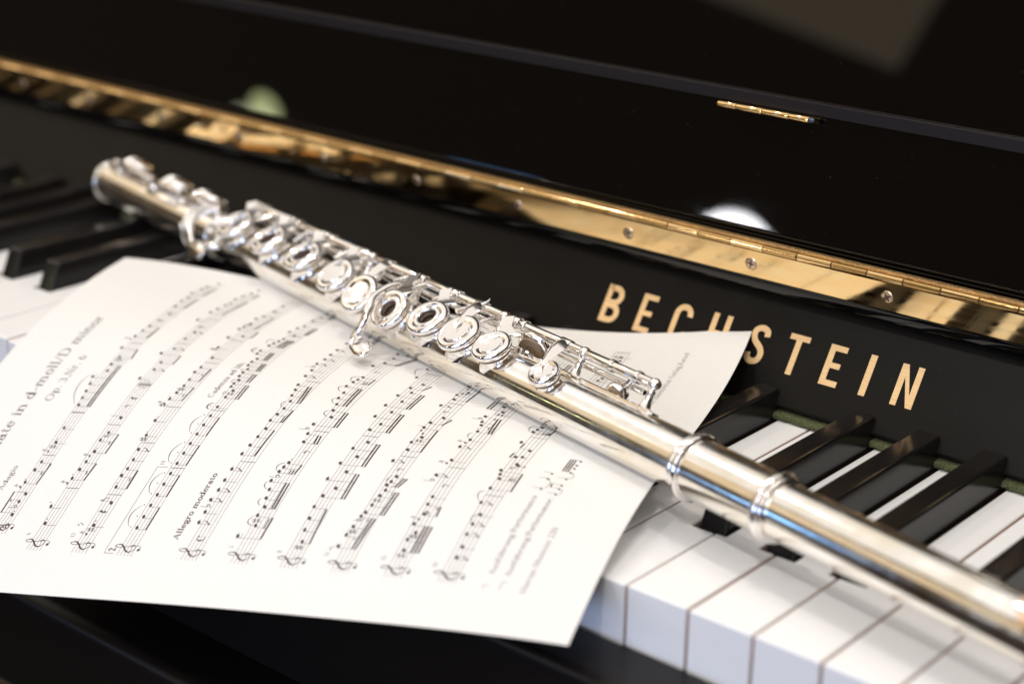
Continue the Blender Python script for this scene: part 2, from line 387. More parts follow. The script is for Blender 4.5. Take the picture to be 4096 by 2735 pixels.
# small cabinet hinge under the rail
sh_ = from_bm('cabinet_hinge', box_bm(-.0890, -.0482, .1728, .1752, .1106, .1113, .0001, 1), BRASS, piano, 30)
for a, b in ((-.0896, -.0812), (-.0810, -.0693), (-.0691, -.0572), (-.0570, -.0484)):
    L = b - a; bm = lathe_bm([(0, 0), (.00105, 0), (.00122, .0003), (.00122, L - .0002), (.00105, L), (0, L)], 20)
    o = from_bm('hinge_knuckle', bm, BRASS, sh_, 35); place(o, axes_matrix((a, .1722, .1112), (0, 1, 0), (0, 0, 1), (1, 0, 0)))
bm = lathe_bm([(0, .0022), (.0007, .0020), (.00108, .0012), (.00108, 0), (0, 0)], 18)
o = from_bm('pin_tip', bm, mat('dark_steel', (.05, .06, .08), .25, .6), sh_, 35); place(o, axes_matrix((-.0483, .1722, .1112), (0, 1, 0), (0, 0, 1), (1, 0, 0)))
# ---------------------------------------------------------------- sheet music
PAGE_CTRL=[[[-279.8,-110.71,-51.74],[-256.22,-103.71,-49.03],[-209.06,-90.4,-41.76],[-138.52,-72.36,-27.24],[-67.84,-52.83,-15.59],[-20.67,-39.56,-8.23],[2.92,-32.25,-6.46]],[[-284.05,-98.16,-47.22],[-260.47,-91.43,-43.72],[-213.38,-78.96,-34.9],[-142.76,-60.09,-21.9],[-72.03,-40.1,-11.51],[-24.89,-26.66,-4.74],[-1.31,-19.76,-1.79]],[[-292.58,-73.77,-36.25],[-269.02,-67.49,-31.95],[-221.94,-55.13,-22.92],[-151.32,-36.42,-9.78],[-80.59,-16.53,1.36],[-33.39,-2.19,6.3],[-9.79,5.17,8.03]],[[-305.47,-39.62,-15.42],[-281.91,-32.92,-11.84],[-234.83,-20.14,-3.58],[-164.08,0.31,6.64],[-93.26,22.44,12.08],[-46.1,37.5,13.64],[-22.52,44.95,14.35]],[[-318.31,-3.24,1.44],[-294.74,3.6,4.64],[-247.58,17.55,10.85],[-176.71,40.05,14.71],[-105.97,62.64,14.88],[-58.79,77.55,12.95],[-35.2,85.04,13.4]],[[-331.03,35.5,12.04],[-307.45,42.67,14.41],[-260.16,57.72,16.49],[-189.44,80.23,14.31],[-118.68,102.53,10.65],[-71.46,117.64,13.52],[-47.95,125.02,16.41]],[[-339.43,62.13,14.84],[-315.82,69.47,16.15],[-268.66,84.45,14.32],[-197.92,106.79,12.61],[-127.12,129.33,11.56],[-80.02,144.24,17.24],[-56.8,150.94,22.85]],[[-343.62,75.46,15.58],[-320.03,82.76,17.37],[-272.86,97.82,14.97],[-202.16,120.12,12.15],[-131.34,142.71,12.4],[-84.45,157.18,20.64],[-61.49,163.23,27.63]]]
STAFF_V=[57.3,78.39,99.4,119.73,147.57,168.1,188.14,207.92,227.94,247.64]
SPACE=1.558
STAVES={1: [('bar',64.9,-2.06),('bar',87.7,-0.05),('bar',87.9,0.11),('bar',132.8,-0.15),('bar',159.9,-0.03),('t8',29.5,0.66),('bm',1,[(35.3,0.5),(41.6,0.0),(45.5,0.5)],36.2,-3.35,46.4,-3.39),('dot',37.0,0.51),('fl',39.2,0.0),('st',41.3,-2.69,42.6,-2.72),('g',48.6,-2.5),('bm',1,[(51.2,-2.0),(57.4,-1.5),(61.5,-1.0)],50.4,1.79,60.5,2.33),('dot',52.7,-2.5),('st',55.0,1.33,56.4,1.3),('g',66.7,-1.0),('sh',69.3,-0.5),('q',71.6,-0.5,3.03),('dot',73.3,-0.61),('q',79.3,-1.0,2.42),('bm',2,[(92.0,-1.5),(96.2,-2.0),(100.2,-2.5),(104.6,-3.0),(109.0,-4.0),(113.1,-1.0),(117.3,-1.5)],91.2,2.26,112.0,1.98),('sl',92.4,-2.94,101.5,-6.05,110.5,-5.18),('dot',106.2,-3.38),('bm',1,[(122.4,-1.0),(128.9,-3.0)],116.4,3.59,127.5,2.42),('sh',120.4,-0.5),('g',135.5,-3.0),('bm',1,[(137.9,-2.5),(142.6,-2.0),(146.8,-1.5)],137.0,1.51,145.7,1.85),('r4',152.1,-0.34),('q',158.4,0.0,2.85),('bm',1,[(166.3,-1.5),(172.4,-2.0),(176.6,-1.5)],166.6,1.65,175.1,1.85),('bm',1,[(181.8,-2.5),(187.4,-1.5),(190.8,-1.0)],181.0,1.32,190.2,2.14),('q',196.2,0.5,3.12)],2: [('bar',49.2,-0.04),('bar',82.0,0.02),('dbar',105.8,-0.01),('bar',135.6,-0.47),('bar',158.6,0.72),('q',32.0,-1.5,2.15),('dot',34.0,-1.65),('q',40.1,-3.0,0.43),('dot',42.0,-3.86),('g',51.4,-2.5),('bm',1,[(54.0,-2.0),(58.5,-1.5),(62.4,-1.0)],53.2,1.85,61.3,2.45),('dot',55.8,-2.53),('st',56.2,1.28,57.5,1.27),('g',65.2,-1.0),('bm',1,[(67.7,-0.5),(73.7,-1.0),(77.7,0.0)],66.7,3.07,76.7,3.29),('dot',69.4,-0.47),('nt',75.8,0.0),('st',71.5,2.37,72.8,2.4),('q',86.0,0.5,-3.01),('r8',92.8,-0.0),('r4',97.3,-0.04),('q',109.6,-3.0,0.37),('f',115.8,-1.0,2.48),('bm',1,[(120.9,-1.0),(127.2,-3.5)],120.3,2.91,129.8,2.93),('f',131.3,-1.0,2.38),('q',139.6,-1.0,2.27),('f',145.7,-0.5,2.31),('r4',150.7,-0.51),('q',156.7,-4.0,-1.19),('bm',1,[(165.3,-3.5),(169.8,-3.0),(174.9,-2.5),(177.7,-2.0),(182.9,-2.5)],164.7,0.72,175.5,1.3),('bm',1,[(187.9,-2.0),(192.7,-1.0)],182.6,0.82,191.8,1.58),('q',197.1,-0.5,1.88)],3: [('bar',47.0,-0.03),('bar',73.4,0.1),('bar',93.7,0.03),('bar',123.6,-0.4),('bar',143.0,0.11),('bar',170.1,1.74),('g',28.0,-1.0),('sh',30.2,-0.5),('q',32.3,-0.5,2.81),('dot',34.3,-0.67),('r4',38.8,-0.3),('f',43.1,0.5,-2.96),('bm',1,[(50.8,-1.0),(56.4,-1.5),(59.9,-1.0)],49.9,2.38,59.0,2.34),('dot',52.7,-1.44),('st',53.9,1.6,55.2,1.58),('q',64.5,-1.0,2.59),('f',69.8,-1.5,1.89),('sh',75.2,-2.0),('q',77.4,-2.0,1.53),('dot',79.1,-2.3),('q',85.6,-2.5,1.13),('dot',87.5,-2.47),('g',95.4,-3.5),('sh',94.4,-3.5),('bm',1,[(98.4,-3.0),(102.4,-2.5),(106.9,-2.0)],97.5,0.86,105.8,1.26),('dot',100.0,-3.67),('sh',104.6,-2.0),('st',100.1,0.15,101.3,0.06),('bm',1,[(111.1,-2.0),(116.4,-2.5),(120.0,-2.0)],110.3,1.09,118.9,1.34),('st',114.0,0.52,115.0,0.49),('q',127.6,-1.5,1.89),('sh',134.0,-3.5),('q',135.9,-3.0,0.15),('q',144.9,-3.5,-0.8),('bm',1,[(153.6,-3.5),(147.6,0.0)],143.9,2.58,152.0,2.69),('bm',1,[(156.1,-3.0),(160.2,-2.5),(165.9,-3.0),(169.4,-2.0)],160.3,0.88,168.2,1.28),('sh',158.3,-2.5),('q',176.8,-1.5,1.18),('q',184.2,-1.5,0.79)],4: [('bar',61.4,-0.05),('bar',93.5,-0.09),('bar',154.7,2.11),('bm',1,[(32.3,-1.0),(37.5,-1.0),(42.9,-1.0)],31.4,1.78,41.8,1.85),('bm',1,[(48.1,-1.0),(53.3,-1.0),(58.6,-1.0)],47.2,1.88,57.6,1.89),('bm',1,[(63.8,-1.0),(69.1,-1.0),(74.3,-1.0)],63.0,1.85,73.3,1.93),('bm',1,[(79.6,-1.0),(84.8,-1.0),(90.2,-1.0)],78.7,1.9,89.1,1.87),('sl',32.7,-3.54,38.0,-4.93,42.6,-3.33),('sl',48.6,-3.38,53.9,-4.83,58.9,-3.26),('sl',64.1,-3.43,69.3,-4.78,74.4,-3.34),('sl',80.3,-3.32,85.5,-4.6,89.7,-3.22),('dot',32.5,-2.87),('dot',37.6,-2.9),('dot',43.0,-2.84),('dot',48.4,-2.81),('dot',53.6,-2.91),('dot',58.7,-2.77),('dot',63.9,-2.73),('dot',69.3,-2.77),('dot',74.7,-2.77),('dot',79.8,-2.74),('dot',85.2,-2.77),('dot',90.5,-2.88),('q',95.7,-1.0,2.16),('ferm',95.9,-3.06),('bm',2,[(102.0,-1.0),(106.5,-0.5),(109.1,-2.0),(111.3,-2.0)],101.2,2.81,108.0,2.66),('sh',104.3,-0.5),('bm',2,[(113.8,-1.5),(116.7,-2.5),(119.5,-2.5)],110.5,1.86,115.5,1.77),('bm',2,[(122.1,-2.0),(125.1,-3.0),(127.9,-3.0)],118.9,1.54,124.0,1.41),('bm',2,[(130.8,-2.5),(134.8,-4.0),(137.5,-4.0)],127.3,0.49,133.7,0.35),('ferm',137.5,-5.51),('bm',3,[(142.8,-3.5),(145.3,-3.0),(148.0,-2.5),(150.6,-2.0)],141.8,0.56,149.2,1.38),('bm',2,[(158.2,-3.0),(155.2,-0.5),(163.2,-2.5),(166.5,-1.5)],154.8,2.33,165.2,2.65),('q',173.6,-1.5,1.32),('bm',2,[(179.4,-1.0),(183.8,-1.0)],172.9,1.95,178.7,2.1),('sl',103.2,-2.23,104.8,-2.53,105.9,-1.83),('sl',111.5,-2.78,113.1,-3.11,114.4,-2.33),('sl',120.3,-3.3,121.4,-3.43,121.7,-2.55),('sl',144.2,-4.86,148.0,-5.28,147.7,-3.03)],5: [('bar',66.8,0.27),('bar',118.7,-0.41),('tc',29.4,-0.0),('f',36.5,-3.0,0.28),('q',41.4,-3.0,0.55),('fl',44.3,-3.0),('f',47.2,-3.5,-0.09),('f',52.1,-3.0,0.47),('q',57.0,-3.0,0.7),('f',62.7,-3.0,0.07),('bm',1,[(70.8,-3.0),(75.7,-2.5),(80.6,-2.0),(85.5,-1.5)],69.9,0.63,84.5,1.11),('bm',1,[(90.5,-2.0),(94.5,-1.5),(98.5,-1.0)],89.7,1.51,97.4,1.78),('st',89.6,1.02,93.4,0.94),('bm',2,[(103.5,-1.0),(107.5,-2.0),(111.6,-2.5),(115.3,-3.0)],102.8,1.9,114.4,1.07),('sl',99.0,-1.99,101.4,-2.67,103.3,-1.99),('f',122.5,-3.5,-0.25),('q',127.6,-3.5,0.05),('fl',130.6,-4.0),('f',133.4,-4.0,-0.86),('f',138.2,-3.5,-0.3),('q',143.1,-3.5,-0.21),('f',148.5,-3.5,-0.9),('q',156.6,-3.5,-0.64)],6: [('bar',86.8,-0.04),('bar',143.1,6.46),('bm',1,[(31.6,-4.0),(36.8,-1.0),(41.5,-2.0)],30.4,2.17,40.5,2.26),('st',35.7,1.45,40.3,1.46),('sh',39.0,-1.5),('sl',36.6,-1.68,38.3,-3.59,41.2,-2.74),('bm',2,[(45.6,-1.5),(49.8,-2.5),(54.0,-3.0),(58.4,-4.0)],44.6,1.34,57.3,1.12),('sl',46.0,-2.87,47.9,-4.0,49.6,-3.5),('sl',54.1,-3.78,56.1,-5.02,58.1,-4.38),('fl',60.8,-3.0),('bm',1,[(63.2,-3.5),(65.6,-3.0),(68.1,-2.5)],62.2,0.89,67.2,1.22),('st',62.1,-0.59,64.4,-0.53),('st',62.1,0.17,64.4,0.25),('sl',63.4,-4.25,66.2,-4.77,68.0,-3.19),('dot',69.8,-2.34),('r8',74.6,0.12),('bm',2,[(80.0,-2.5),(84.9,-3.0)],79.1,1.31,84.0,0.87),('dot',81.8,-2.44),('fl',87.8,-4.0),('bm',2,[(90.8,-3.5),(96.3,-0.5),(100.8,-1.5)],89.9,2.99,99.7,2.84),('sl',96.4,-1.62,98.3,-3.16,100.7,-2.53),('bm',2,[(105.2,-2.0),(109.6,-3.0),(113.9,-3.0),(119.0,-4.0)],104.3,0.71,118.1,0.53),('sl',105.4,-2.82,107.8,-4.17,109.2,-3.46),('sl',114.4,-4.08,117.0,-5.56,118.8,-4.71),('bm',1,[(123.0,-3.5),(125.5,-3.0),(128.1,-2.5)],122.2,0.89,126.9,1.13),('st',121.9,-0.48,124.3,-0.59),('st',122.1,0.18,124.4,0.08),('sl',123.2,-4.12,126.4,-4.88,128.1,-3.06),('r8',134.3,-0.52),('q',139.5,-3.5,-0.52),('bm',2,[(144.0,-1.5),(149.9,-1.0),(155.2,-1.5)],138.6,1.11,142.9,2.4),('bm',1,[(155.1,-1.5),(160.7,-2.0)],149.4,1.62,161.0,0.94)],7: [('bar',87.2,-0.14),('bar',140.9,0.13),('sh',28.7,0.0),('bm',1,[(31.3,0.0),(36.6,-1.0),(42.0,-1.5),(47.5,-2.0)],30.6,2.05,46.4,1.47),('bm',2,[(53.0,-1.5),(57.2,0.5),(61.6,-3.0),(66.0,0.5)],52.1,4.22,64.9,4.0),('bm',2,[(70.3,-2.5),(74.7,0.5),(79.2,-2.0),(83.6,0.5)],69.6,4.05,82.5,3.92),('bm',2,[(91.3,-1.5),(95.7,0.0),(100.4,-3.0),(104.7,0.0)],90.6,3.73,103.6,3.58),('bm',2,[(109.1,-3.0),(113.5,0.0),(117.8,-2.5),(121.6,0.0)],108.3,3.48,120.6,3.74),('bm',1,[(125.5,-1.5),(130.1,0.5)],124.8,1.8,128.9,3.11),('q',135.8,-3.0,0.41),('q',145.3,-3.0,-0.2),('sl',136.9,-3.74,142.5,-5.23,145.0,-3.61),('bm',3,[(150.7,-2.5),(156.6,-2.5)],144.5,1.87,148.2,1.75)],8: [('bar',77.8,0.08),('bar',118.3,-0.04),('bm',2,[(30.8,-3.5),(36.0,-3.0),(40.0,-2.5),(45.0,-2.0)],30.3,0.92,43.8,1.71),('sh',37.7,-2.0),('st',42.5,0.08,43.7,0.21),('nt',43.1,-2.0),('st',34.0,-0.54,34.9,-0.52),('bm',2,[(47.0,-1.5),(50.7,-1.0),(55.6,-0.5),(58.6,0.0)],46.3,3.2,57.2,3.57),('sh',53.1,-0.5),('st',56.1,2.1,57.2,2.15),('sl',28.5,-4.78,29.7,-5.04,30.3,-4.14),('bm',2,[(61.3,-0.5),(63.3,0.0),(66.2,0.5)],60.6,2.45,65.1,3.38),('sl',62.9,-1.13,64.5,-1.25,66.5,-0.55),('r8',70.2,0.15),('f',74.7,-3.0,0.18),('bm',1,[(82.0,-1.5),(86.8,-2.0),(90.7,-0.5),(97.3,-2.0)],81.2,1.98,96.4,1.82),('sh',88.2,-0.5),('gh',93.2,-1.0),('gh',95.1,-2.0),('q',97.4,-2.0,-3.78),('bm',1,[(101.3,-1.5),(106.0,0.5)],100.6,1.57,104.9,2.88),('r8',110.7,-0.21),('f',115.3,-3.0,-0.06),('bm',1,[(121.9,-1.5),(126.1,-2.0),(129.8,0.0),(135.6,-1.5)],121.4,1.89,135.1,2.27),('sh',127.9,-0.5),('gh',132.7,-1.0),('q',136.1,-1.5,-3.29)],9: [('bar',74.9,0.09),('bar',115.0,-0.23),('sh',29.2,-0.5),('bm',3,[(31.6,-0.5),(36.4,-1.0),(39.9,0.0),(43.8,-1.5)],30.7,3.01,42.5,3.06),('sh',38.0,0.0),('g',46.1,-1.0),('tr',49.7,-4.42),('bm',1,[(48.9,-0.5),(53.8,-1.0)],48.2,2.61,52.6,2.37),('st',51.5,1.68,52.5,1.68),('q',57.8,-1.0,2.57),('r8',64.2,0.28),('fl',66.5,-3.5),('f',69.5,-3.5,-0.33),('g',76.8,-3.0),('q',79.1,-2.5,1.01),('f',88.1,-3.0,-0.01),('g',91.1,-2.5),('q',93.6,-2.0,1.42),('sl',94.7,-2.77,97.0,-3.43,98.9,-2.65),('bm',2,[(100.2,-2.0),(105.1,-2.5),(107.7,-3.0),(112.3,-3.5)],99.6,1.55,111.4,0.77),('dot',102.1,-2.47),('fl',110.0,-4.0),('st',102.6,-0.07,104.0,-0.17),('st',110.3,-0.63,111.5,-0.69),('sh',115.4,-0.5),('bm',2,[(117.9,-0.5),(122.5,-1.5),(125.2,-1.0)],119.0,-4.85,129.9,-4.71),('dot',119.5,-0.36)],10: [('bar',61.9,0.1),('bar',102.4,0.02),('dbar2',192.7,0.03),('f',30.8,-0.5,2.41),('q',35.7,-0.5,2.79),('f',41.6,-1.0,2.18),('f',46.6,-1.0,2.05),('q',51.5,-0.5,2.73),('f',57.7,-2.0,0.91),('sl',58.7,-2.77,62.2,-3.84,64.2,-2.78),('sl',47.3,-1.5,50.2,-1.93,51.2,-0.85),('bm',1,[(65.9,-2.0),(71.9,-1.5),(74.5,-2.0),(77.0,-2.5)],65.1,2.98,73.1,2.93),('st',71.2,0.91,72.9,0.91),('st',71.2,1.47,73.0,1.47),('st',71.2,2.13,73.0,2.1),('bm',1,[(82.0,0.0),(81.2,0.5)],76.2,0.95,81.0,2.31),('q',87.1,0.0,1.52),('q',92.1,0.5,-2.33),('bm',1,[(97.3,-3.0),(86.6,-1.5)],88.2,-2.61,92.8,-2.25),('r8',79.3,-0.12),('bm',1,[(106.4,-2.5),(108.8,-2.0),(111.1,-1.5)],105.7,1.59,109.9,2.05),('st',105.3,0.03,107.1,0.05),('st',105.5,0.69,107.2,0.72),('st',105.7,1.28,107.4,1.3),('sl',106.3,-3.41,109.8,-4.0,111.2,-2.22),('dot',113.1,-1.74),('nh',170.3,-2.0),('nh',162.8,0.0),('nh',165.5,0.5),('q',183.7,1.0,-0.14),('nh',187.2,0.5),('r4',187.3,-0.49),('bar',168.2,-0.86)]}
FOOT=[('qn',69.2,261.8,69.7,258.3),('qn',75.6,261.8,76.0,258.4),('qn',79.1,261.9,79.9,258.6),('sl',69.6,262.5,72.5,263.5,75.6,262.3),('bmn',1,[(70.4,267.9),(72.7,267.9)],71.3,264.5,73.7,264.3),('qn',67.1,267.9,67.5,264.8),('qn',77.0,267.9,77.7,264.4),('sl',67.1,268.9,69.3,269.4,70.3,268.7),('sl',77.3,268.4,79.0,269.7,81.5,268.5),('bmn',3,[(81.4,267.9),(84.5,268.0),(86.9,268.0),(90.1,268.2)],82.2,264.6,90.4,264.5)]
TEXTS=[('Sonate in d-moll/D minor',58.0,28.9,150.7,31.2,'title'),('Op. 3,Nr. 6',93.3,40.2,122.0,40.1,'sub'),('Adagio',46.6,45.6,59.1,45.9,'tempo'),('Allegro moderato',27.9,138.1,60.1,138.7,'tempob'),('Cadenza ad lib.',101.0,112.6,126.9,112.9,'tempo'),('6',26.3,72.5,27.3,72.3,'num'),('12',26.2,93.1,28.4,92.9,'num'),('19',62.6,112.8,64.9,112.6,'num'),('5',26.2,162.5,27.1,162.5,'num'),('8',25.8,182.4,26.7,182.4,'num'),('11',25.9,200.7,27.8,200.8,'num'),('15',26.7,222.3,28.6,222.1,'num'),('19',25.8,241.7,27.9,241.6,'num'),('2.',21.1,114.7,23.7,114.4,'volta'),('*)',30.8,93.0,32.6,94.0,'tempo'),('*)',18.9,262.3,21.0,262.3,'foot'),('Ausführung/Performance',25.0,262.4,65.0,262.3,'foot'),('**)',19.0,267.8,23.1,268.2,'foot'),('Ausführung/Performance:',24.9,267.8,64.6,268.3,'foot'),('Hortus Musicus 220',18.5,275.9,49.6,275.6,'foot'),('1978 by Bärenreiter-Verlag,Kassel',138.8,274.6,193.6,275.5,'foot2')]
VOLTA=[(20.1, 114.8), (20.2, 110.5), (61.6, 110.7), (61.6, 115.1)]

PW, PL = 210.0, 297.0
CT = np.array(PAGE_CTRL) * .001
def knots(n): return np.concatenate([[0] * 3, np.linspace(0, 1, n - 2), [1] * 3])
def basis(t, n):
    kn = knots(n); t = np.clip(np.asarray(t, float), 0, 1 - 1e-9)
    N = [((t >= kn[i]) & (t < kn[i + 1])).astype(float) for i in range(len(kn) - 1)]
    for p in (1, 2, 3):
        N = [(((t - kn[i]) / (kn[i + p] - kn[i])) * N[i] if kn[i + p] > kn[i] else 0) + (((kn[i + p + 1] - t) / (kn[i + p + 1] - kn[i + 1])) * N[i + 1] if kn[i + p + 1] > kn[i + 1] else 0) for i in range(len(N) - 1)]
    return np.stack([np.broadcast_to(x, t.shape) for x in N], -1)
def page_point(u, v):
    return np.einsum('...i,...j,ijk->...k', basis(np.asarray(u) / PW, CT.shape[0]), basis(np.asarray(v) / PL, CT.shape[1]), CT)
def page_surface(u, v, hgt=0.0):
    u = np.asarray(u, float); v = np.asarray(v, float); e = .4
    p = page_point(u, v)
    du = page_point(np.clip(u + e, 0, PW), v) - page_point(np.clip(u - e, 0, PW), v); dv = page_point(u, np.clip(v + e, 0, PL)) - page_point(u, np.clip(v - e, 0, PL))
    n = np.cross(du, dv); n /= np.linalg.norm(n, axis=-1, keepdims=True)
    n *= np.sign(n[..., 2:3]); return p + n * np.asarray(hgt)[..., None] if hasattr(hgt, '__len__') else p + n * hgt
sheet = empty('sheet_music', (-.15, .05, .0), 'cream sheet music booklet with printed staves lying curved over the piano keys', 'sheet music')
def sheet_body(name, top, bot, inset, parent, nu=64, nv=84):
    """closed slab following the page between two heights (functions of v)"""
    us = np.linspace(inset, PW - inset * .2, nu); vs = np.linspace(inset * .1, PL - inset * .4, nv); U, V = np.meshgrid(us, vs, indexing='ij')
    A = page_surface(U, V, top(V)); B = page_surface(U, V, bot(V))
    verts = [tuple(x) for x in A.reshape(-1, 3)] + [tuple(x) for x in B.reshape(-1, 3)]; n = nu * nv; F = []
    ix = lambda i, j: i * nv + j
    for i in range(nu - 1):
        for j in range(nv - 1):
            F.append((ix(i, j), ix(i + 1, j), ix(i + 1, j + 1), ix(i, j + 1))); F.append((n + ix(i, j), n + ix(i, j + 1), n + ix(i + 1, j + 1), n + ix(i + 1, j)))
    for i in range(nu - 1):
        for j in (0, nv - 1): F.append((ix(i, j), ix(i + 1, j), n + ix(i + 1, j), n + ix(i, j)))
    for j in range(nv - 1):
        for i in (0, nu - 1): F.append((ix(i, j), ix(i, j + 1), n + ix(i, j + 1), n + ix(i, j)))
    me = bpy.data.meshes.new(name); me.from_pydata(verts, [], F); me.validate()
    bm = bmesh.new(); bm.from_mesh(me); bmesh.ops.recalc_face_normals(bm, faces=bm.faces); bm.to_mesh(me); bm.free()
    return link(name, me, PAPER, parent, 40)
tk = lambda V: .00014 + .00095 * (1 - V / PL)
page = sheet_body('page', lambda V: V * 0, lambda V: V * 0 - .00010, 0, sheet)
sheet_body('under_pages', lambda V: V * 0 - .00014, lambda V: -.00014 - tk(V), .5, sheet)
class Print:
    def __init__(s): s.v = []; s.f = []; s.k = 0
    def poly(s, pts, h=None):
        s.k += 1; b = len(s.v); s.v += [(p[0], p[1], .00003 + .0000007 * (s.k % 30)) for p in pts]; s.f.append(tuple(range(b, b + len(pts))))
    def strip(s, L, R):
        s.k += 1; h = .00003 + .0000007 * (s.k % 30)
        b = len(s.v); n = len(L)
        for a, c in zip(L, R): s.v += [(a[0], a[1], h), (c[0], c[1], h)]
        for i in range(n - 1): s.f.append((b + 2 * i, b + 2 * i + 1, b + 2 * i + 3, b + 2 * i + 2))
    def line(s, x0, y0, x1, y1, wd, wd1=None, step=3.0):
        L = math.hypot(x1 - x0, y1 - y0); n = max(2, int(L / step) + 2); s.curve([(x0 + (x1 - x0) * i / (n - 1), y0 + (y1 - y0) * i / (n - 1)) for i in range(n)], wd, wd1)
    def curve(s, pts, wd, wd1=None):
        pts = [np.array(p, float) for p in pts]; L, R = [], []; n = len(pts)
        for i, p in enumerate(pts):
            t = pts[min(i + 1, n - 1)] - pts[max(i - 1, 0)]; t = t / (np.linalg.norm(t) + 1e-9); nn = np.array((-t[1], t[0]))
            w_ = wd[i] if hasattr(wd, '__len__') else (wd if wd1 is None else wd + (wd1 - wd) * i / (n - 1))
            L.append(p + nn * w_ / 2); R.append(p - nn * w_ / 2)
        s.strip(L, R)
    def oval(s, x, y, a, b, rot, n=14):
        c, sn = math.cos(rot), math.sin(rot); s.poly([(x + a * math.cos(2 * math.pi * k / n) * c - b * math.sin(2 * math.pi * k / n) * sn, y + a * math.cos(2 * math.pi * k / n) * sn + b * math.sin(2 * math.pi * k / n) * c) for k in range(n)])
    def build(s, name, parent):
        a = np.array(s.v); me = bpy.data.meshes.new(name); pts = page_surface(a[:, 0], a[:, 1], a[:, 2]); me.from_pydata([tuple(p) for p in pts], [], s.f); me.update()
        return link(name, me, INK, parent)
SPC = SPACE
def note_head(pr, u, v, k=1.0): pr.oval(u, v, .92 * k, .66 * k, -.38)
def flag(pr, u, v0, v1):
    d = 1 if v1 > v0 else -1
    pr.curve(smooth_path([(u, v1), (u + .35, v1 - d * .9), (u + 1.35, v1 - d * 2.0), (u + 1.55, v1 - d * 3.6)], 5), [.55, .55, .5, .5, .45, .45, .4, .4, .36, .33, .3, .27, .24, .2, .16, .1])
def sharp(pr, u, v, k=1.0):
    for dx in (-.42, .42): pr.line(u + dx * k, v - 2.0 * k - dx * .5, u + dx * k, v + 2.0 * k - dx * .5, .16 * k)
    for dy in (-.72, .72): pr.line(u - .85 * k, v + (dy + .22) * k, u + .85 * k, v + (dy - .22) * k, .5 * k)
def flat(pr, u, v):
    pr.line(u - .55, v - 3.4, u - .55, v + .95, .18); pr.curve(smooth_path([(u - .55, v - .35), (u + .15, v - .85), (u + .62, v - .3), (u + .2, v + .45), (u - .55, v + .95)], 4), [.2, .2, .25, .3, .35, .4, .45, .45, .42, .38, .34, .3, .25, .2, .2, .2, .2])
def natural(pr, u, v):
    pr.line(u - .42, v - 2.2, u - .42, v + .9, .16); pr.line(u + .42, v - .9, u + .42, v + 2.2, .16)
    for dy in (-.75, .75): pr.line(u - .45, v + dy + .18, u + .45, v + dy - .18, .45)
def grace(pr, u, v):
    pr.oval(u, v, .62, .46, -.4); pr.line(u + .55, v, u + .55, v - 3.4, .15)
    pr.curve(smooth_path([(u + .55, v - 3.4), (u + .9, v - 2.6), (u + 1.35, v - 1.8)], 4), .3, .1); pr.line(u - .3, v - 1.6, u + 1.5, v - 2.9, .13)
def rest8(pr, u, v):
    pr.oval(u - .5, v - .75, .38, .38, 0); pr.curve(smooth_path([(u - .5, v - .45), (u + .1, v - .5), (u + .62, v - 1.0)], 4), .2); pr.line(u + .62, v - 1.05, u - .02, v + 1.6, .22)
def rest4(pr, u, v):
    pr.curve(smooth_path([(u - .35, v - 2.1), (u + .45, v - 1.0), (u - .30, v - .1), (u + .55, v + 1.1)], 5), [.15, .2, .3, .45, .6, .6, .6, .7, .8, .8, .7, .5, .35, .25, .2, .15])
    pr.curve(smooth_path([(u + .55, v + 1.1), (u - .4, v + .95), (u + .15, v + 2.2)], 5), [.2, .3, .45, .5, .5, .5, .4, .3, .2, .15, .1])
def clef(pr, u, v):
    """treble clef, v at the middle line"""
    P_ = [(.05, .95), (.55, .55), (.75, 1.2), (.35, 1.95), (-.45, 1.75), (-1.05, .9), (-.85, -.25), (.05, -1.25), (.75, -2.3), (.75, -3.3), (.42, -4.0), (.05, -3.1), (.15, -1.6), (.45, .5), (.62, 2.3), (.45, 3.25), (-.15, 3.55)]
    W_ = [.22, .3, .42, .30, .34, .55, .75, .78, .62, .40, .28, .30, .26, .24, .22, .22, .25]
    k = SPC * .98
    pts = smooth_path([(u + x * k * 1.12, v + (y + .0) * k) for x, y in P_], 5); ws = np.interp(np.linspace(0, len(W_) - 1, len(pts)), range(len(W_)), W_) * k * .58
    pr.curve(pts, ws); pr.oval(u - .42 * k, v + 3.15 * k, .42 * k, .42 * k, 0)
def ledgers(pr, u, w):
    for q_ in range(3, 6):
        if w <= -q_ + .01: pr.line(u - 1.5, -q_ * SPC + VM, u + 1.5, -q_ * SPC + VM, .14)
        if w >= q_ - .01: pr.line(u - 1.5, q_ * SPC + VM, u + 1.5, q_ * SPC + VM, .14)
random.seed(21)
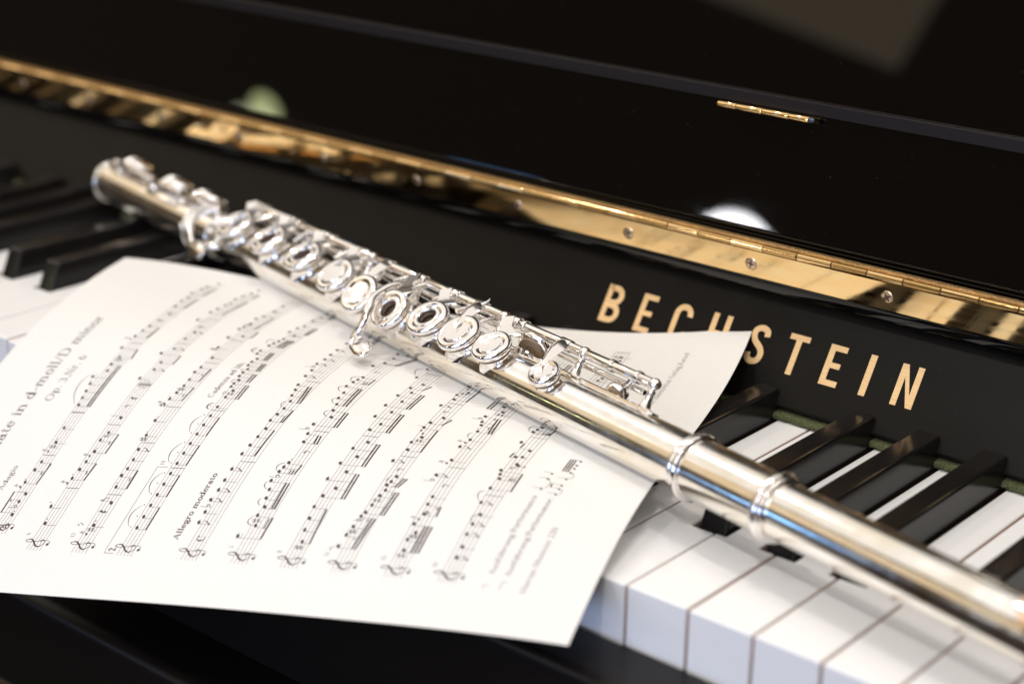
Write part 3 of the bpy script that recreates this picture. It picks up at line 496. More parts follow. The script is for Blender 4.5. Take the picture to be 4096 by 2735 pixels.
for s in range(1, 11):
    pr = Print(); VM = STAFF_V[s - 1]; Y = lambda w: VM + w * SPC
    u0 = 19.4; ue = 191.8
    if s == 1: u0 = 26
    for k in range(-2, 3): pr.line(u0, Y(k), ue, Y(k), .15, step=2.5)
    clef(pr, u0 + 3.6, Y(0))
    items = list(STAVES[s]); umax = max([it[1] if it[0] != 'bm' else max(h_[0] for h_ in it[2]) for it in items if it[0] not in ('dbar2', 'nh', 'q', 'r4')] + [0])
    if s != 10:                                    # the far end of the systems, mostly under the flute
        uu = umax + 6
        while uu < 180:
            if random.random() < .25: items.append(('r8', uu, 0)); uu += 5
            else:
                hh = [(uu + 4.3 * k, random.choice((-2, -1.5, -1, -.5, 0, .5))) for k in range(random.choice((2, 3, 4)))]
                items.append(('bm', random.choice((1, 2, 2)), hh, hh[0][0], 2.9, hh[-1][0], 2.9)); uu = hh[-1][0] + 5.2
                if random.random() < .4: items.append(('bar', uu - 2, 0)); uu += 2
    items.append(('bar', ue, 0))
    for it in items:
        k = it[0]; u = it[1]
        if k == 'bar': pr.line(u, Y(-2), u, Y(2), .24)
        elif k == 'dbar':
            pr.line(u - .9, Y(-2), u - .9, Y(2), .22); pr.line(u, Y(-2), u, Y(2), .65); pr.line(u + .9, Y(-2), u + .9, Y(2), .22)
            for w in (-.5, .5): pr.oval(u - 1.9, Y(w), .3, .3, 0, 8); pr.oval(u + 1.9, Y(w), .3, .3, 0, 8)
        elif k == 'dbar2': pr.line(u - 1.0, Y(-2), u - 1.0, Y(2), .2)
        elif k in ('q', 'f'):
            w, we = it[2], it[3]; note_head(pr, u, Y(w)); ledgers(pr, u, w)
            x = u - .76 if we > w else u + .76; pr.line(x, Y(w), x, Y(we), .13)
            if k == 'f': flag(pr, x, Y(w), Y(we))
        elif k == 'nh': note_head(pr, u, Y(it[2])); pr.line(u - .86, Y(it[2]), u - .86, Y(it[2] + 3), .18)
        elif k == 'bm':
            nb_, hd, bu0, bw0, bu1, bw1 = it[1:]; down = bw0 > hd[0][1]; sg = 1 if down else -1
            dx = -.76 if down else .76
            sl = (bw1 - bw0) / max(.5, bu1 - bu0); sl = max(-.25, min(.25, sl)); bm_ = lambda x: (bw0 + bw1) / 2 + sl * (x - (bu0 + bu1) / 2)
            xs = [h_[0] + dx for h_ in hd]
            for (hu, hw), x in zip(hd, xs): note_head(pr, hu, Y(hw)); ledgers(pr, hu, hw); pr.line(x, Y(hw), x, Y(bm_(x)), .13)
            for q_ in range(nb_):
                o_ = -sg * q_ * 1.25; xa, xb = xs[0] - .08, xs[-1] + .08; n = max(2, int((xb - xa) / 3) + 2)
                pr.curve([(xa + (xb - xa) * i / (n - 1), Y(bm_(xa + (xb - xa) * i / (n - 1))) + o_) for i in range(n)], .70)
        elif k == 'st': pr.line(it[1], Y(it[2]) if 0 else Y(it[2]), it[3], Y(it[4]), .5)
        elif k == 'sh': sharp(pr, u, Y(it[2]))
        elif k == 'fl': flat(pr, u, Y(it[2]))
        elif k == 'nt': natural(pr, u, Y(it[2]))
        elif k == 'dot': pr.oval(u, Y(it[2]), .28, .28, 0, 8)
        elif k == 'g': grace(pr, u, Y(it[2]))
        elif k == 'gh': pr.oval(u, Y(it[2]), .6, .46, -.4)
        elif k == 'r8': rest8(pr, u, Y(it[2]))
        elif k == 'r4': rest4(pr, u, Y(it[2]))
        elif k == 'sl':
            a, b, c_ = np.array(it[1:3]), np.array(it[3:5]), np.array(it[5:7]); ct = 2 * b - (a + c_) / 2
            pts = [(1 - t_) ** 2 * a + 2 * t_ * (1 - t_) * ct + t_ * t_ * c_ for t_ in np.linspace(0, 1, 13)]
            pr.curve([(p[0], Y(p[1])) for p in pts], [.12 + .24 * math.sin(math.pi * i / 12) for i in range(13)])
        elif k == 'ferm':
            v_ = Y(it[2]); pr.curve(arc(u, v_ + .5, 1.9, 1.9, 180, 360), [.15 + .5 * math.sin(math.pi * i / 14) for i in range(15)]); pr.oval(u, v_ + .1, .3, .3, 0, 8)
        elif k == 'tc': pr.curve([(x, y) for x, y in arc(u, Y(0), 1.15, 1.5, -50, -310)], [.25, .3, .3, .3, .35, .4, .5, .6, .6, .5, .4, .35, .3, .3, .25]); pr.oval(u + .75, Y(-.75), .38, .38, 0, 8)
        elif k == 't8':
            pr.curve(arc(u, Y(.55), .62, .62, 0, 360), .42); pr.curve(arc(u, Y(1.4), .72, .7, 0, 360), .42); pr.curve(arc(u, Y(-1.45), .62, .6, 200, 450), .42); pr.curve(arc(u, Y(-.62), .7, .6, -90, 160), .42)
        elif k == 'tr': pr.curve(smooth_path([(u - .8, Y(-.6)), (u - .7, Y(.5)), (u - .2, Y(.4))], 4), .4); pr.line(u - 1.1, Y(-.3), u - .1, Y(-.4), .3); pr.curve(smooth_path([(u + .2, Y(.5)), (u + .25, Y(-.3)), (u + .9, Y(-.35))], 4), .4)
    if s == 4:
        for a, b in zip(VOLTA, VOLTA[1:]): pr.line(a[0], a[1], b[0], b[1], .18)
    pr.build('printed_staff', page)
pr = Print()
for it in FOOT:
    if it[0] == 'qn': pr.oval(it[1], it[2], .62, .46, -.4); pr.line(it[1] + .5, it[2], it[3], it[4], .16)
    elif it[0] == 'sl':
        a, b, c_ = np.array(it[1:3]), np.array(it[3:5]), np.array(it[5:7]); ct = 2 * b - (a + c_) / 2
        pr.curve([(1 - t_) ** 2 * a + 2 * t_ * (1 - t_) * ct + t_ * t_ * c_ for t_ in np.linspace(0, 1, 9)], .2)
    else:
        for hu, hv in it[2]: pr.oval(hu, hv, .62, .46, -.4); pr.line(hu + .5, hv, hu + .5, it[4], .15)
        for q_ in range(it[1]): pr.line(it[2][0][0] + .5, it[4] + q_ * .95, it[2][-1][0] + .5, it[6] + q_ * .95, .55)
pr.build('printed_footnote', page)
# serif lettering drawn with thick and thin strokes: glyph = (advance, [(points, weight)]), T thick, t thin, s serif
T_, t_, s_ = .105, .042, .034
X_, C_, D_ = .45, .68, -.20
def A_(cx, cy, rx, ry, a0, a1): return arc(cx, cy, rx, ry, a0, a1, 10)
def ow(a0, a1, th=T_, tn=t_): return [tn + (th - tn) * abs(math.cos(math.radians(a0 + (a1 - a0) * k / 10))) for k in range(11)]
def stem(x, y0, y1, top=1, bot=1):
    r = [([(x, y0), (x, y1)], T_)]
    if bot: r.append(([(x - .11, y0 + .015), (x + .11, y0 + .015)], s_))
    if top == 1: r.append(([(x - .12, y1 - .03), (x, y1 - .015)], s_))
    if top == 2: r.append(([(x - .11, y1 - .015), (x + .11, y1 - .015)], s_))
    return r
def bowl(cx, cy, rx, ry, a0=0, a1=360): return [(A_(cx, cy, rx, ry, a0, a1), ow(a0, a1))]
def hump(x, w, y1=X_): return [([(x, y1 - .13), (x + w * .35, y1 - .02), (x + w * .75, y1 - .03), (x + w, y1 - .14)], [t_, .06, .08, T_])]
G = {}
G['o'] = (.50, bowl(.25, .22, .17, .21)); G['O'] = (.76, bowl(.38, .34, .28, .33)); G['C'] = (.68, bowl(.36, .34, .27, .33, 50, 310) + [([(.56, .48), (.57, .66)], t_)])
G['c'] = (.44, bowl(.25, .22, .17, .21, 45, 315) + [(A_(.36, .35, .02, .02, 0, 360), .06)]); G['e'] = (.46, bowl(.24, .22, .17, .21, 5, 320) + [([(.09, .23), (.40, .23)], t_)])
G['n'] = (.56, stem(.12, 0, X_) + hump(.12, .30) + stem(.42, 0, .32, 0)); G['m'] = (.84, stem(.12, 0, X_) + hump(.12, .28) + stem(.40, 0, .32, 0) + hump(.40, .28) + stem(.68, 0, .32, 0))
G['h'] = (.56, stem(.12, 0, .70) + hump(.12, .30) + stem(.42, 0, .32, 0)); G['u'] = (.56, [([(.13, X_), (.13, .12), (.22, .02), (.36, .06), (.42, .14)], [T_, T_, .08, .05, t_]), ([(.02, X_ - .015), (.13, X_ - .015)], s_), ([(.31, X_ - .015), (.42, X_ - .015)], s_)] + [([(.42, 0), (.42, X_)], T_), ([(.42, .015), (.52, .03)], s_)])
G['\u00fc'] = (.56, G['u'][1] + [(A_(.17, .60, .025, .025, 0, 360), .05), (A_(.36, .60, .025, .025, 0, 360), .05)])
G['i'] = (.28, stem(.14, 0, X_) + [(A_(.14, .60, .03, .03, 0, 360), .06)]); G['l'] = (.28, stem(.14, 0, .70)); G['t'] = (.34, [([(.15, .60), (.15, .10), (.22, .01), (.31, .07)], [t_, T_, .07, t_]), ([(.03, .43), (.29, .43)], t_)])
G['r'] = (.40, stem(.12, 0, X_) + [([(.12, .30), (.20, .41), (.31, .43)], [t_, .05, .06]), (A_(.32, .40, .025, .025, 0, 360), .06)])
G['a'] = (.48, bowl(.21, .14, .14, .13) + [([(.09, .34), (.16, .43), (.28, .43), (.34, .34), (.34, .08), (.40, .01), (.47, .05)], [.07, .05, .06, T_, T_, .06, t_])])
G['\u00e4'] = (.48, G['a'][1] + [(A_(.13, .60, .025, .025, 0, 360), .05), (A_(.31, .60, .025, .025, 0, 360), .05)])
G['d'] = (.54, bowl(.22, .22, .16, .21) + stem(.41, 0, .70)); G['b'] = (.54, bowl(.31, .22, .16, .21) + stem(.12, .0, .70, 1, 0)); G['p'] = (.55, bowl(.31, .22, .16, .21) + stem(.12, -.2, X_)); G['g'] = (.50, bowl(.23, .27, .14, .16) + bowl(.24, -.08, .19, .11) + [([(.14, .13), (.12, .05), (.30, .02)], t_), ([(.34, .40), (.46, .44)], t_)])
G['f'] = (.32, [([(.14, 0), (.14, .55), (.20, .67), (.32, .66)], [T_, T_, .06, .06]), ([(.02, .43), (.28, .43)], t_), ([(.03, .015), (.26, .015)], s_)]); G['s'] = (.40, [(smooth_path([(.33, .36), (.20, .44), (.09, .35), (.20, .24), (.33, .12), (.20, 0), (.07, .09)], 3), [.05, .05, .05, .06, .08, .09, .10, .10, .10, .10, .10, .09, .08, .07, .06, .05, .05, .05, .05])])
G['z'] = (.44, [([(.06, .43), (.38, .43)], t_), ([(.38, .43), (.06, .02)], T_), ([(.06, .02), (.39, .02)], t_)]); G['y'] = (.50, [([(.07, .44), (.25, .02)], T_), ([(.43, .44), (.20, -.14), (.08, -.17)], [t_, t_, .07]), ([(0, .435), (.16, .435)], s_), ([(.35, .435), (.50, .435)], s_)])
G['S'] = (.52, [(smooth_path([(.42, .52), (.26, .67), (.09, .53), (.24, .36), (.42, .18), (.25, 0), (.07, .16)], 3), [.06, .05, .05, .07, .09, .11, .12, .12, .12, .12, .12, .11, .09, .07, .06, .05, .05, .05, .05])])
G['D'] = (.74, stem(.14, 0, C_, 2) + [([(.14, .66), (.35, .66)] + A_(.35, .34, .29, .32, 90, -90)[1:] + [(.14, .02)], [t_] * 3 + [.06, .08, .1, .11, .11, .1, .08, .06, t_, t_])]); G['N'] = (.72, [([(.12, 0), (.12, C_)], t_), ([(.12, C_), (.58, 0)], T_), ([(.58, 0), (.58, C_)], t_), ([(.02, .015), (.22, .015)], s_), ([(.48, C_ - .015), (.68, C_ - .015)], s_)])
G['A'] = (.70, [([(.08, 0), (.34, C_)], t_), ([(.34, C_), (.60, 0)], T_), ([(.18, .23), (.50, .23)], t_), ([(0, .015), (.18, .015)], s_), ([(.48, .015), (.70, .015)], s_)]); G['V'] = (.66, [([(.06, C_), (.32, 0)], T_), ([(.32, 0), (.58, C_)], t_), ([(-.02, C_ - .015), (.18, C_ - .015)], s_), ([(.48, C_ - .015), (.68, C_ - .015)], s_)])
G['H'] = (.76, stem(.14, 0, C_, 2) + stem(.60, 0, C_, 2) + [([(.14, .35), (.60, .35)], t_)]); G['M'] = (.86, [([(.12, 0), (.12, C_)], t_), ([(.12, C_), (.42, .05)], T_), ([(.42, .05), (.72, C_)], t_), ([(.72, C_), (.72, 0)], T_), ([(.02, .015), (.22, .015)], s_), ([(.60, .015), (.84, .015)], s_)])
G['P'] = (.60, stem(.14, 0, C_, 2) + [([(.14, .66), (.30, .66)] + A_(.30, .50, .20, .16, 90, -90)[1:] + [(.14, .34)], [t_] * 3 + [.06, .08, .1, .11, .11, .1, .08, .06, t_, t_])]); G['B'] = (.64, G['P'][1] + [([(.14, .34), (.32, .34)] + A_(.32, .18, .22, .16, 90, -90)[1:] + [(.14, .02)], [t_] * 3 + [.06, .08, .1, .11, .11, .1, .08, .06, t_, t_])])
G['K'] = (.70, stem(.14, 0, C_, 2) + [([(.14, .30), (.56, .66)], t_), ([(.28, .40), (.60, .02)], T_), ([(.50, .015), (.70, .015)], s_), ([(.44, .665), (.66, .665)], s_)])
G['0'] = (.50, bowl(.25, .33, .17, .32)); G['1'] = (.40, stem(.2, 0, .66)); G['2'] = (.50, [(smooth_path([(.09, .50), (.22, .66), (.38, .52), (.28, .28), (.07, .04)], 3), [.08, .06, .05, .06, .09, T_, T_, .09, .07, .05, t_, t_, t_]), ([(.07, .05), (.42, .05)], T_)])
G['3'] = (.48, bowl(.20, .50, .16, .15, 150, -80) + bowl(.20, .19, .19, .18, 80, -150)); G['5'] = (.48, bowl(.20, .20, .18, .19, 110, -150) + [([(.12, .36), (.14, .64)], t_), ([(.14, .62), (.38, .62)], .08)]); G['6'] = (.50, bowl(.25, .20, .17, .19) + [([(.09, .24), (.16, .52), (.38, .66)], [T_, .08, t_])])
G['7'] = (.48, [([(.07, .62), (.40, .62)], .08), ([(.40, .62), (.18, .0)], [t_, T_])]); G['8'] = (.50, bowl(.25, .50, .13, .14) + bowl(.25, .18, .17, .17)); G['9'] = (.50, bowl(.25, .45, .17, .19) + [([(.41, .41), (.34, .14), (.12, 0)], [T_, .08, t_])])
G['.'] = (.24, [(A_(.12, .04, .03, .03, 0, 360), .06)]); G[','] = (.24, [(A_(.12, .04, .03, .03, 0, 360), .06), ([(.15, .03), (.10, -.12)], t_)]); G[':'] = (.24, G['.'][1] + [(A_(.12, .38, .03, .03, 0, 360), .06)])
G['-'] = (.34, [([(.05, .22), (.29, .22)], .055)]); G['/'] = (.36, [([(.03, -.05), (.33, .72)], t_)]); G[')'] = (.30, [(A_(-.05, .26, .24, .44, -60, 60), [.03, .04, .05, .06, .07, .07, .07, .06, .05, .04, .03])]); G['*'] = (.36, [([(.18 + .13 * math.cos(a_), .48 + .13 * math.sin(a_)), (.18 - .13 * math.cos(a_), .48 - .13 * math.sin(a_))], .05) for a_ in (0, 1.05, 2.1)])
G[' '] = (.30, [])
STY = {'title': (7.2, .92, 1), 'sub': (5.6, .78, 1), 'tempo': (3.6, 1.0, 1), 'tempob': (3.6, 1.4, 1), 'num': (2.7, .75, 1), 'volta': (4.2, 1.4, 1), 'foot': (3.1, .85, 1), 'foot2': (3.3, .75, 1)}
def text(string, ua, va, ub, vb, style):
    em, wt, _ = STY[style]; adv = sum(G[ch][0] for ch in string); L = math.hypot(ub - ua, vb - va); sx = L / adv; dx, dy = (ub - ua) / L, (vb - va) / L
    pr = Print(); x = 0
    if style not in ('num', 'volta', 'tempo'): dy = 0; dx = 1; va = (va + vb) / 2
    for ch in string:
        a, st = G[ch]
        for pts, wd in st:
            q_ = [(ua + (x + p[0]) * sx * dx + p[1] * em * dy, va + (x + p[0]) * sx * dy - p[1] * em * dx) for p in pts]
            pr.curve(q_, [w_ * em * wt for w_ in wd] if hasattr(wd, '__len__') else wd * em * wt)
        x += a
    return pr.build('printed_text', page)
for tx in TEXTS: text(*tx)
text('*)', 176.0, 34.2, 178.0, 34.2, 'num') if 0 else None
# ---------------------------------------------------------------- flute
FB = Vector((.1, .0231, .0226)); FA = Vector((-.45, .1411, .0225))
fe = (FA - FB).normalized(); fm = Vector((0, 0, 1)).cross(fe); fm = fm if fm.y < 0 else -fm; fm.normalize(); fu = fm.cross(fe); fu = fu if fu.z > 0 else -fu
def fp(s, th, r):
    a = math.radians(th); return FB + fe * s + (fm * math.cos(a) + fu * math.sin(a)) * r
def fdir(th): a = math.radians(th); return fm * math.cos(a) + fu * math.sin(a)
flute = empty('flute', tuple(FB + fe * .25), 'silver concert flute with open hole keys lying across the sheet music', 'flute')
FAX = axes_matrix(FB, fm, fu, fe) if fm.cross(fu).dot(fe) > 0 else axes_matrix(FB, fu, fm, fe)
def turned(name, prof, m, parent=flute, seg=72, sharp=35):
    """(s, r) outline along the flute's axis"""
    bm = lathe_bm([(r, s) for s, r in prof], seg); return place(from_bm(name, bm, m, parent, sharp), FAX)
RB = .0099
turned('head_tube', [(-.085, 0), (-.085, .0088), (.0, .0092), (.0730, .0096), (.0730, 0)], TUBE)
def bead(s0, w_, r0, r1, n=8): return [(s0 + w_ * .5 * (1 - math.cos(math.pi * k / n)), r0 + (r1 - r0) * math.sin(math.pi * k / n) ** .8) for k in range(n + 1)]
turned('ring', [(.0690, 0), (.0690, .0097)] + bead(.0690, .0016, .0105, .0111) + bead(.0707, .0030, .0107, .0119) + [(.0740, .0104), (.0740, 0)], SILVER)
turned('barrel', [(.0740, 0), (.0740, .01035), (.1075, .01045), (.1075, 0)], TUBE)
turned('ring', [(.1075, 0), (.1075, .0104)] + bead(.1076, .0030, .0107, .0119) + bead(.1107, .0018, .0105, .0111) + [(.1126, .0099), (.1126, 0)], SILVER)
body = turned('body_tube', [(.1126, 0), (.1126, RB), (.4240, RB), (.4240, 0)], TUBE)
turned('joint_ring', [(.4240, 0), (.4240, .0099), (.4245, .0106), (.4260, .0107)] + bead(.4260, .0022, .0106, .0113) + [(.4283, .0105), (.4455, .0105)] + bead(.4456, .0030, .0106, .0122) + [(.4488, .0100), (.4488, 0)], SILVER)
turned('foot_tube', [(.4488, 0), (.4488, RB), (.5440, RB)] + bead(.5440, .0022, .0100, .0108) + [(.5462, .0092), (.5400, .0090), (.5400, 0)], TUBE)
# engraved bars and maker's mark stay faint scratches on the barrel
# embouchure plate at the frame's right edge
bm = bmesh.new(); rows = []
for i in range(15):
    a = -62 + 124 * i / 14; row = []
    for j in range(11):
        b = -1 + 2 * j / 10; hw = .0195 * math.sqrt(max(.02, 1 - (a / 66) ** 2)); row.append(bm.verts.new(fp(-.0415 + b * hw, 78 + a, .0112 + .0016 * math.cos(math.radians(a)) * (1 - b * b))))
    rows.append(row)
for i in range(14):
    for j in range(10): bm.faces.new((rows[i][j], rows[i + 1][j], rows[i + 1][j + 1], rows[i][j + 1]))
ex = bmesh.ops.extrude_face_region(bm, geom=list(bm.faces)); 
for v_ in [g_ for g_ in ex['geom'] if isinstance(g_, bmesh.types.BMVert)]:
    rel = v_.co - FB; s0 = rel.dot(fe); rad = rel - fe * s0; v_.co = FB + fe * s0 + rad.normalized() * .0086
from_bm('lip_plate', bm, mat('rose_silver', (.95, .72, .58), .12, 1), flute, 45)
def cup_profile(R, hole):
    H = .0031
    rim = [(R * .70, -.00012), (R * .80, .00018), (R * .90, -.00010), (R * .965, -.0007), (R * .995, -.0014), (R, -.0019), (R * .985, -.0025), (R * .93, -.0029), (R * .90, -H)]
    if hole:
        h = R * .42
        return [(h * .97, -.0031), (h * .97, -.0010), (h * 1.01, -.00045), (h * 1.12, -.00018), (h * 1.40, -.00016), (h * 1.47, -.00045), (h * 1.54, -.0003)] + rim + [(h * .97, -.0031)]
    return [(0, -.00052), (R * .30, -.00046), (R * .54, -.00030), (R * .565, -.00062), (R * .60, -.00045)] + rim + [(0, -H)]
def cup_mesh(R, hole):
    bm = lathe_bm(cup_profile(R, hole), 56); bmesh.ops.remove_doubles(bm, verts=bm.verts, dist=1e-7); bmesh.ops.recalc_face_normals(bm, faces=bm.faces)
    me = bpy.data.meshes.new('key_cup'); bm.to_mesh(me); bm.free(); me.materials.append(SILVER)
    for p in me.polygons: p.use_smooth = True
    me.set_sharp_from_angle(angle=math.radians(50)); return me
CM = {}
ROD_TH, ROD_R = 121, .0194
def add_cup(s, th, rho, R, hole, tilt=0, chim=True, parent=flute):
    key = (R, hole)
    if key not in CM: CM[key] = cup_mesh(R, hole)
    n = fdir(th + tilt); o = link('key_cup', CM[key], None, parent); place(o, axis_frame(fp(s, th, rho), n, fe))
    # pad under the cup, chimney, disc with the tone hole's shade put into its colour
    pb = lathe_bm([(R * .44 if hole else 0, -.0031), (R * .88, -.0031), (R * .90, -.0036), (R * .86, -.0042), (R * .44 if hole else 0, -.0042)], 40); p_ = place(from_bm('pad', pb, PAD, o, 40), axis_frame(fp(s, th, rho), n, fe))
    if chim:
        cb_ = lathe_bm([(R * .78, -.0042), (R * .83, -.0043), (R * .83, -.0049), (R * .80, -.0056), (R * .85, -.0070), (R * .98, -.0086)], 48)
        place(from_bm('tone_hole_chimney', cb_, SILVER, flute, 40), axis_frame(fp(s, th, rho), n, fe))
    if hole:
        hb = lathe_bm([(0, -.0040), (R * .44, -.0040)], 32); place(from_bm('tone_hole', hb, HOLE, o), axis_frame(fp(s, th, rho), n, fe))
    return o
def prism_bm(rings):
    bm = bmesh.new(); rs_ = [[bm.verts.new(p) for p in r] for r in rings]; n = len(rs_[0])
    for A, B in zip(rs_, rs_[1:]):
        for k in range(n): bm.faces.new((A[k], A[(k + 1) % n], B[(k + 1) % n], B[k]))
    bm.faces.new(rs_[0]); bm.faces.new(rs_[-1][::-1]); return bm
def pointed_arm(cup, sc, th, rho, ds=.0076):
    """french arm: a ridge from the rod tapering to the centre of the cup"""
    sr = sc + ds; tip = fp(sc + .0012, th, rho + .0007)
    def ring(f, w_, hgt, dep):
        c0 = fp(sr, ROD_TH - 6, ROD_R + .0001); c_ = c0.lerp(tip, f) + (fdir(th + 20) * .0004 * math.sin(math.pi * f)); d_ = (tip - c0).normalized(); n_ = (fdir(th + 12) - d_ * fdir(th + 12).dot(d_)).normalized(); a_ = d_.cross(n_)
        return [c_ + a_ * w_, c_ + a_ * w_ * .12 + n_ * hgt, c_ - a_ * w_ * .12 + n_ * hgt, c_ - a_ * w_, c_ - n_ * dep]
    bm = prism_bm([ring(-.04, .0034, .0012, .0022), ring(.14, .0036, .0020, .0026), ring(.36, .0030, .0019, .0018), ring(.6, .0021, .0014, .0012), ring(.85, .0010, .0007, .0006), ring(1.0, .0001, .00005, .0002)]); bevel(bm, .00008, 1)
    return from_bm('key_arm', bm, SILVER, cup, 30)
def y_arm(cup, sc, th, rho, R, ds=.0060):
    """flat forked arm from the rod to the far rim of the cup"""
    sr = sc + ds
    def ring(f, w_, tck):
        a0 = fp(sr, ROD_TH - 12, ROD_R + .0004); b0 = fp(sc - .0010, th, rho - .0008) + (-(fe.cross(fdir(th))).normalized() * 0) ; far = fdir(th + 90) * (R * .86); b0 = fp(sc - .0012, th, rho - .0010) + (far if far.dot(fdir(ROD_TH)) > 0 else -far)
        c_ = a0.lerp(b0, f) - fdir(ROD_TH) * .0006 * math.sin(math.pi * f); d_ = (b0 - a0).normalized(); n_ = (fdir(th + 15) - d_ * fdir(th + 15).dot(d_)).normalized(); a_ = d_.cross(n_)
        return [c_ + a_ * w_ + n_ * tck, c_ - a_ * w_ + n_ * tck, c_ - a_ * w_ - n_ * tck, c_ + a_ * w_ - n_ * tck]
    bm = prism_bm([ring(-.04, .0026, .0008), ring(.2, .0024, .0008), ring(.45, .0022, .0008), ring(.75, .0034, .0007), ring(1.05, .0056, .0006)]); bevel(bm, .00015, 1)
    return from_bm('key_arm', bm, SILVER, cup, 30)
def sleeve(s0, s1, th=ROD_TH, r=ROD_R, rad=.0021, parent=flute, name='hinge_tube', m=SILVER):
    L = s1 - s0; e_ = min(.0003, L * .1)
    bm = lathe_bm([(0, 0), (rad - .00015, 0), (rad, e_), (rad, L - e_), (rad - .00015, L), (0, L)], 28); o = from_bm(name, bm, m, parent, 40)
    return place(o, axis_frame(fp(s0, th, r), fe, fm))
# keys along the body:  s, theta, rho, R, open hole, arm
KEYS = [(.1825, 62, .0146, .0062, 0, 'p'), (.2141, 64, .0150, .0080, 0, 'y'), (.2335, 60, .0152, .0090, 0, 'p'), (.2539, 60.5, .0152, .0090, 1, 'y'),
        (.2757, 44.5, .0154, .0091, 1, 'y'), (.2980, 46, .0155, .0091, 0, 'p'), (.3198, 58.5, .0152, .0090, 0, 'y'), (.3478, 65, .0152, .0090, 1, 'y'), (.3764, 64.5, .0152, .0090, 1, 'y'), (.4053, 65, .0152, .0090, 1, 'y')]
for s, th, rho, R, hole, arm in KEYS:
    c_ = add_cup(s, th, rho, R, hole)
    if arm == 'p': pointed_arm(c_, s, th, rho)
    else: y_arm(c_, s, th, rho, R)
    ds = .0076 if arm == 'p' else .0060
    sleeve(s + ds - .0030, s + ds + .0030, rad=.00235)
# rods
for s0, s1 in ((.1425, .1790), (.1800, .2262), (.2274, .2806), (.2820, .3166), (.3182, .3828), (.3844, .4140)): sleeve(s0, s1, rad=.00190, name='rod')
for s in (.1500, .1640, .2140, .2560, .3040, .3480, .3760, .4050): sleeve(s - .0008, s + .0008, rad=.00240, name='rod_ring')
# posts with ball heads
def post(s, th=ROD_TH, r=ROD_R, ball=.0024, foot=.0098, base=True):
    d_ = fdir(th); prof = [(0, ball)] + [(ball * math.sin(a_ * math.pi / 12), ball * math.cos(a_ * math.pi / 12)) for a_ in range(1, 10)] + [(.0014, -ball * .9), (.0017, -ball * 1.25), (.0014, -ball * 1.5), (.0016, -(r - foot) * .62), (.0022, -(r - foot) * .90), (.0030, -(r - foot)), (0, -(r - foot))]
    return place(from_bm('post', lathe_bm(prof, 28), SILVER, flute, 50), axis_frame(fp(s, th, r), d_, fe))
for s in (.1418, .1795, .2268, .2813, .3174, .3836, .4145): post(s)
# rib the posts stand on
def rib(s0, s1, th, w_, tck, name='rib'):
    prof = [(-w_, -.0008), (-w_, tck * .6), (-w_ * .8, tck), (w_ * .8, tck), (w_, tck * .6), (w_, -.0008)]; bm = bmesh.new(); d_ = fdir(th); a_ = fe.cross(d_).normalized(); n = 6; ends = []
    for s in (s0, s0 + .0012, s1 - .0012, s1):
        k = .6 if s in (s0, s1) else 1; ends.append([fp(s, th, RB) + a_ * x * k + d_ * (y if y < 0 else y * k) for x, y in prof])
    return from_bm(name, prism_bm(ends), SILVER, flute, 30)
rib(.1360, .4300, ROD_TH + 2, .0030, .0009)
# second shaft below the main rod with its lugs, and the clutter of adjusting arms
for s0, s1 in ((.1500, .2240), (.2300, .3400), (.3450, .4200)): sleeve(s0, s1, 141, .0165, .0011, name='trill_rod')
random.seed(5)
for k in range(13):
    s = .234 + k * .0146 + random.uniform(-.002, .002); a0, a1 = random.choice(((118, 96), (126, 104), (134, 110))); r0, r1 = ROD_R - .0012, random.uniform(.0125, .0150)
    bm = sweep_bm([fp(s, a0, r0), fp(s + .001, (a0 + a1) / 2, (r0 + r1) / 2), fp(s + .0015, a1, r1)], [.0013, .0010, .0013], 10); from_bm('adjusting_arm', bm, SILVER, flute, 50)
for k in range(9):
    s = .300 + k * .0145; post(s, 139, .0163, .0017, .0098)
# spring wires
for s in (.232, .262, .288, .330, .352, .392): from_bm('spring', sweep_bm([fp(s, 120, .0125), fp(s + .012, 116, .0133), fp(s + .020, 112, .0142)], .00022, 8), SILVER, flute, 60)
from_bm('spring_hook', sweep_bm([fp(.2390, ROD_TH - 6, ROD_R + .0012), fp(.2376, ROD_TH - 4, ROD_R + .0030), fp(.2372, ROD_TH - 4, ROD_R + .0042)], [.0008, .0004, .00015], 8), SILVER, flute, 60)
# trill pads on the far side, standing open
for s, th, rho, R in ((.2085, 137, .0154, .0070), (.1590, 136, .0128, .0046)):
    nrm = (fdir(th + 24) + fe * .26).normalized(); o = link('key_cup', CM.setdefault((R, 0), cup_mesh(R, 0)), None, flute); Mx = axis_frame(fp(s, th, rho), nrm, fe); place(o, Mx)
    place(from_bm('pad', lathe_bm([(0, -.0038), (R * .30, -.0038), (R * .34, -.0042), (R * .62, -.0043), (R * .70, -.0040), (R * .76, -.0042), (R * .80, -.0031), (0, -.0031)], 40), PAD, o, 40), Mx)
    place(from_bm('tone_hole_chimney', lathe_bm([(R * .66, -.0060), (R * .74, -.0061), (R * .74, -.0085), (R * .66, -.0085), (R * .66, -.0060)], 36), SILVER, flute, 40), axis_frame(fp(s, th - 6, .0170), fdir(th - 6), fe))
    from_bm('key_arm', sweep_bm([fp(s - .008, ROD_TH, ROD_R), fp(s - .005, ROD_TH + 8, ROD_R + .0008), fp(s - .001, th, rho + .0006)], [.0017, .0014, .0012], 10), SILVER, o, 50)
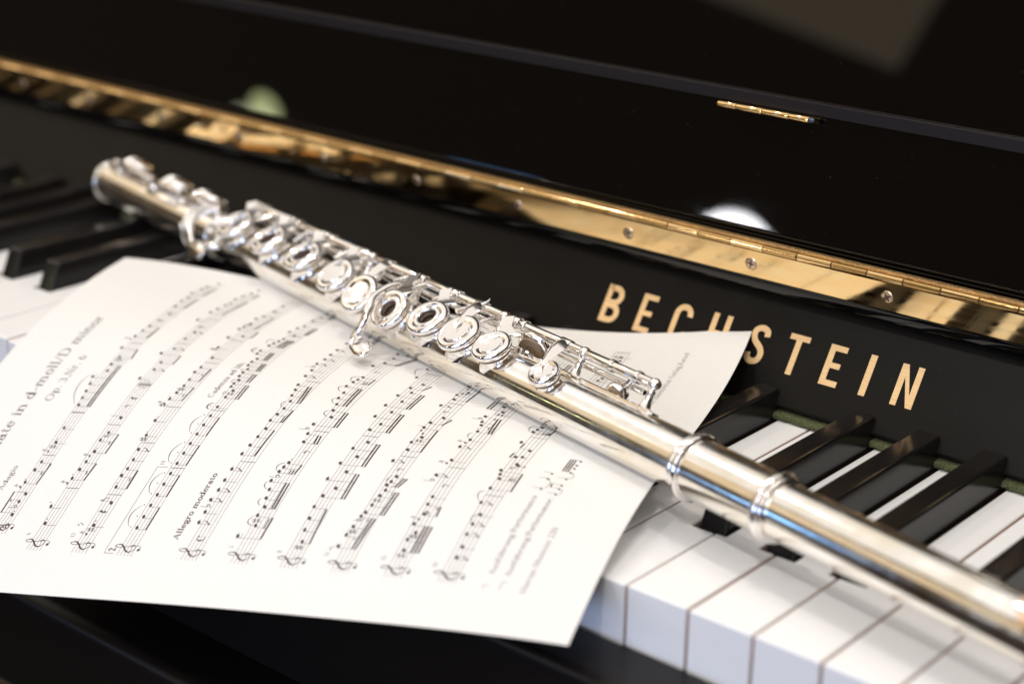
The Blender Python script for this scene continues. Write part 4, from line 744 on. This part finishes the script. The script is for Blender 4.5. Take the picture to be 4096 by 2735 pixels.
# G sharp lever reaching down to its touch piece above the page
path = smooth_path([(.2835, 100, .0158), (.2838, 90, .0160), (.2843, 77, .0162), (.2840, 61.7, .0167), (.2828, 47.5, .0182), (.2803, 35, .0196), (.2785, 21.3, .0206), (.2779, 13, .0216), (.2785, 6, .0226), (.2792, -.9, .0236), (.2775, -3, .0242)], 5)
lev = from_bm('lever', sweep_bm([fp(*q_) for q_ in path], [float(np.interp(i / (len(path) - 1), [0, .3, .55, .8, 1], [.0012, .0016, .0019, .0017, .0030])) for i in range(len(path))], 14), SILVER, flute, 60)
def blob(name, c_, n_, xh, a, b, h, parent, hook=0):
    bm = bmesh.new(); bmesh.ops.create_uvsphere(bm, u_segments=36, v_segments=18, radius=1)
    for v_ in bm.verts:
        x, y, z = v_.co; k = 1 - .28 * max(0, x); y2 = y * k + hook * max(0, -x) ** 2 * .0; v_.co = Vector((x * a, y2 * b + hook * (x * x) * b * .35, z * h + .25 * h * (x * x - .3)))
    return place(from_bm(name, bm, SILVER, parent, 60), axis_frame(c_, n_, xh))
tip_dir = (fp(.3030, -4, .0238) - fp(.2975, -12, .0262)).normalized()
blob('touch_piece', fp(.2738, -6.5, .0245), fdir(62), fe, .0060, .0046, .0024, lev, .9)
# foot joint: rod on top, keys on the far side, rollers and E flat touch
for s0, s1 in ((.4280, .4620), (.4640, .4910), (.4930, .5280)): sleeve(s0, s1, 74, .0143, .0017, name='rod')
for s in (.4268, .4630, .4920, .5290): post(s, 74, .0143, .0022, .0098)
for s in (.4420, .4790, .5120): sleeve(s - .003, s + .003, 74, .0143, .0023, name='hinge_tube')
rib(.4520, .5340, 72, .0026, .0008)
rib(.4620, .4930, 55, .0014, .0010)
for s, th in ((.5200, 112), (.4780, 112), (.4480, 119)):
    c_ = add_cup(s, th, .0152, .0086, 0)
    from_bm('key_arm', sweep_bm([fp(s + .002, 78, .0150), fp(s + .001, 92, .0166), fp(s, 108, .0160)], [.0020, .0017, .0012], 12), SILVER, c_, 50)
lev2 = from_bm('lever', sweep_bm([fp(*q_) for q_ in smooth_path([(.4320, 72, .0150), (.4330, 45, .0160), (.4300, 22, .0175), (.4260, 4, .0180)], 5)], .0015, 12), SILVER, flute, 60)
blob('touch_piece', fp(.4240, -8, .0170), fdir(30), fe, .0080, .0046, .0019, lev2)
for s, th, r in ((.4340, 22, .0170), (.4120, 8, .0150)):
    place(from_bm('roller', lathe_bm([(0, -.0035), (.0012, -.0034), (.0017, -.0026), (.0019, 0), (.0017, .0026), (.0012, .0034), (0, .0035)], 20), SILVER, flute, 50), axis_frame(fp(s, th, r), fe * .8 + fm * .5, fu))
    from_bm('lever', sweep_bm([fp(s, th + 4, r - .001), fp(s - .002, th + 35, r - .003), fp(s - .004, 70, .0138)], [.0012, .0011, .0013], 10), SILVER, flute, 60)
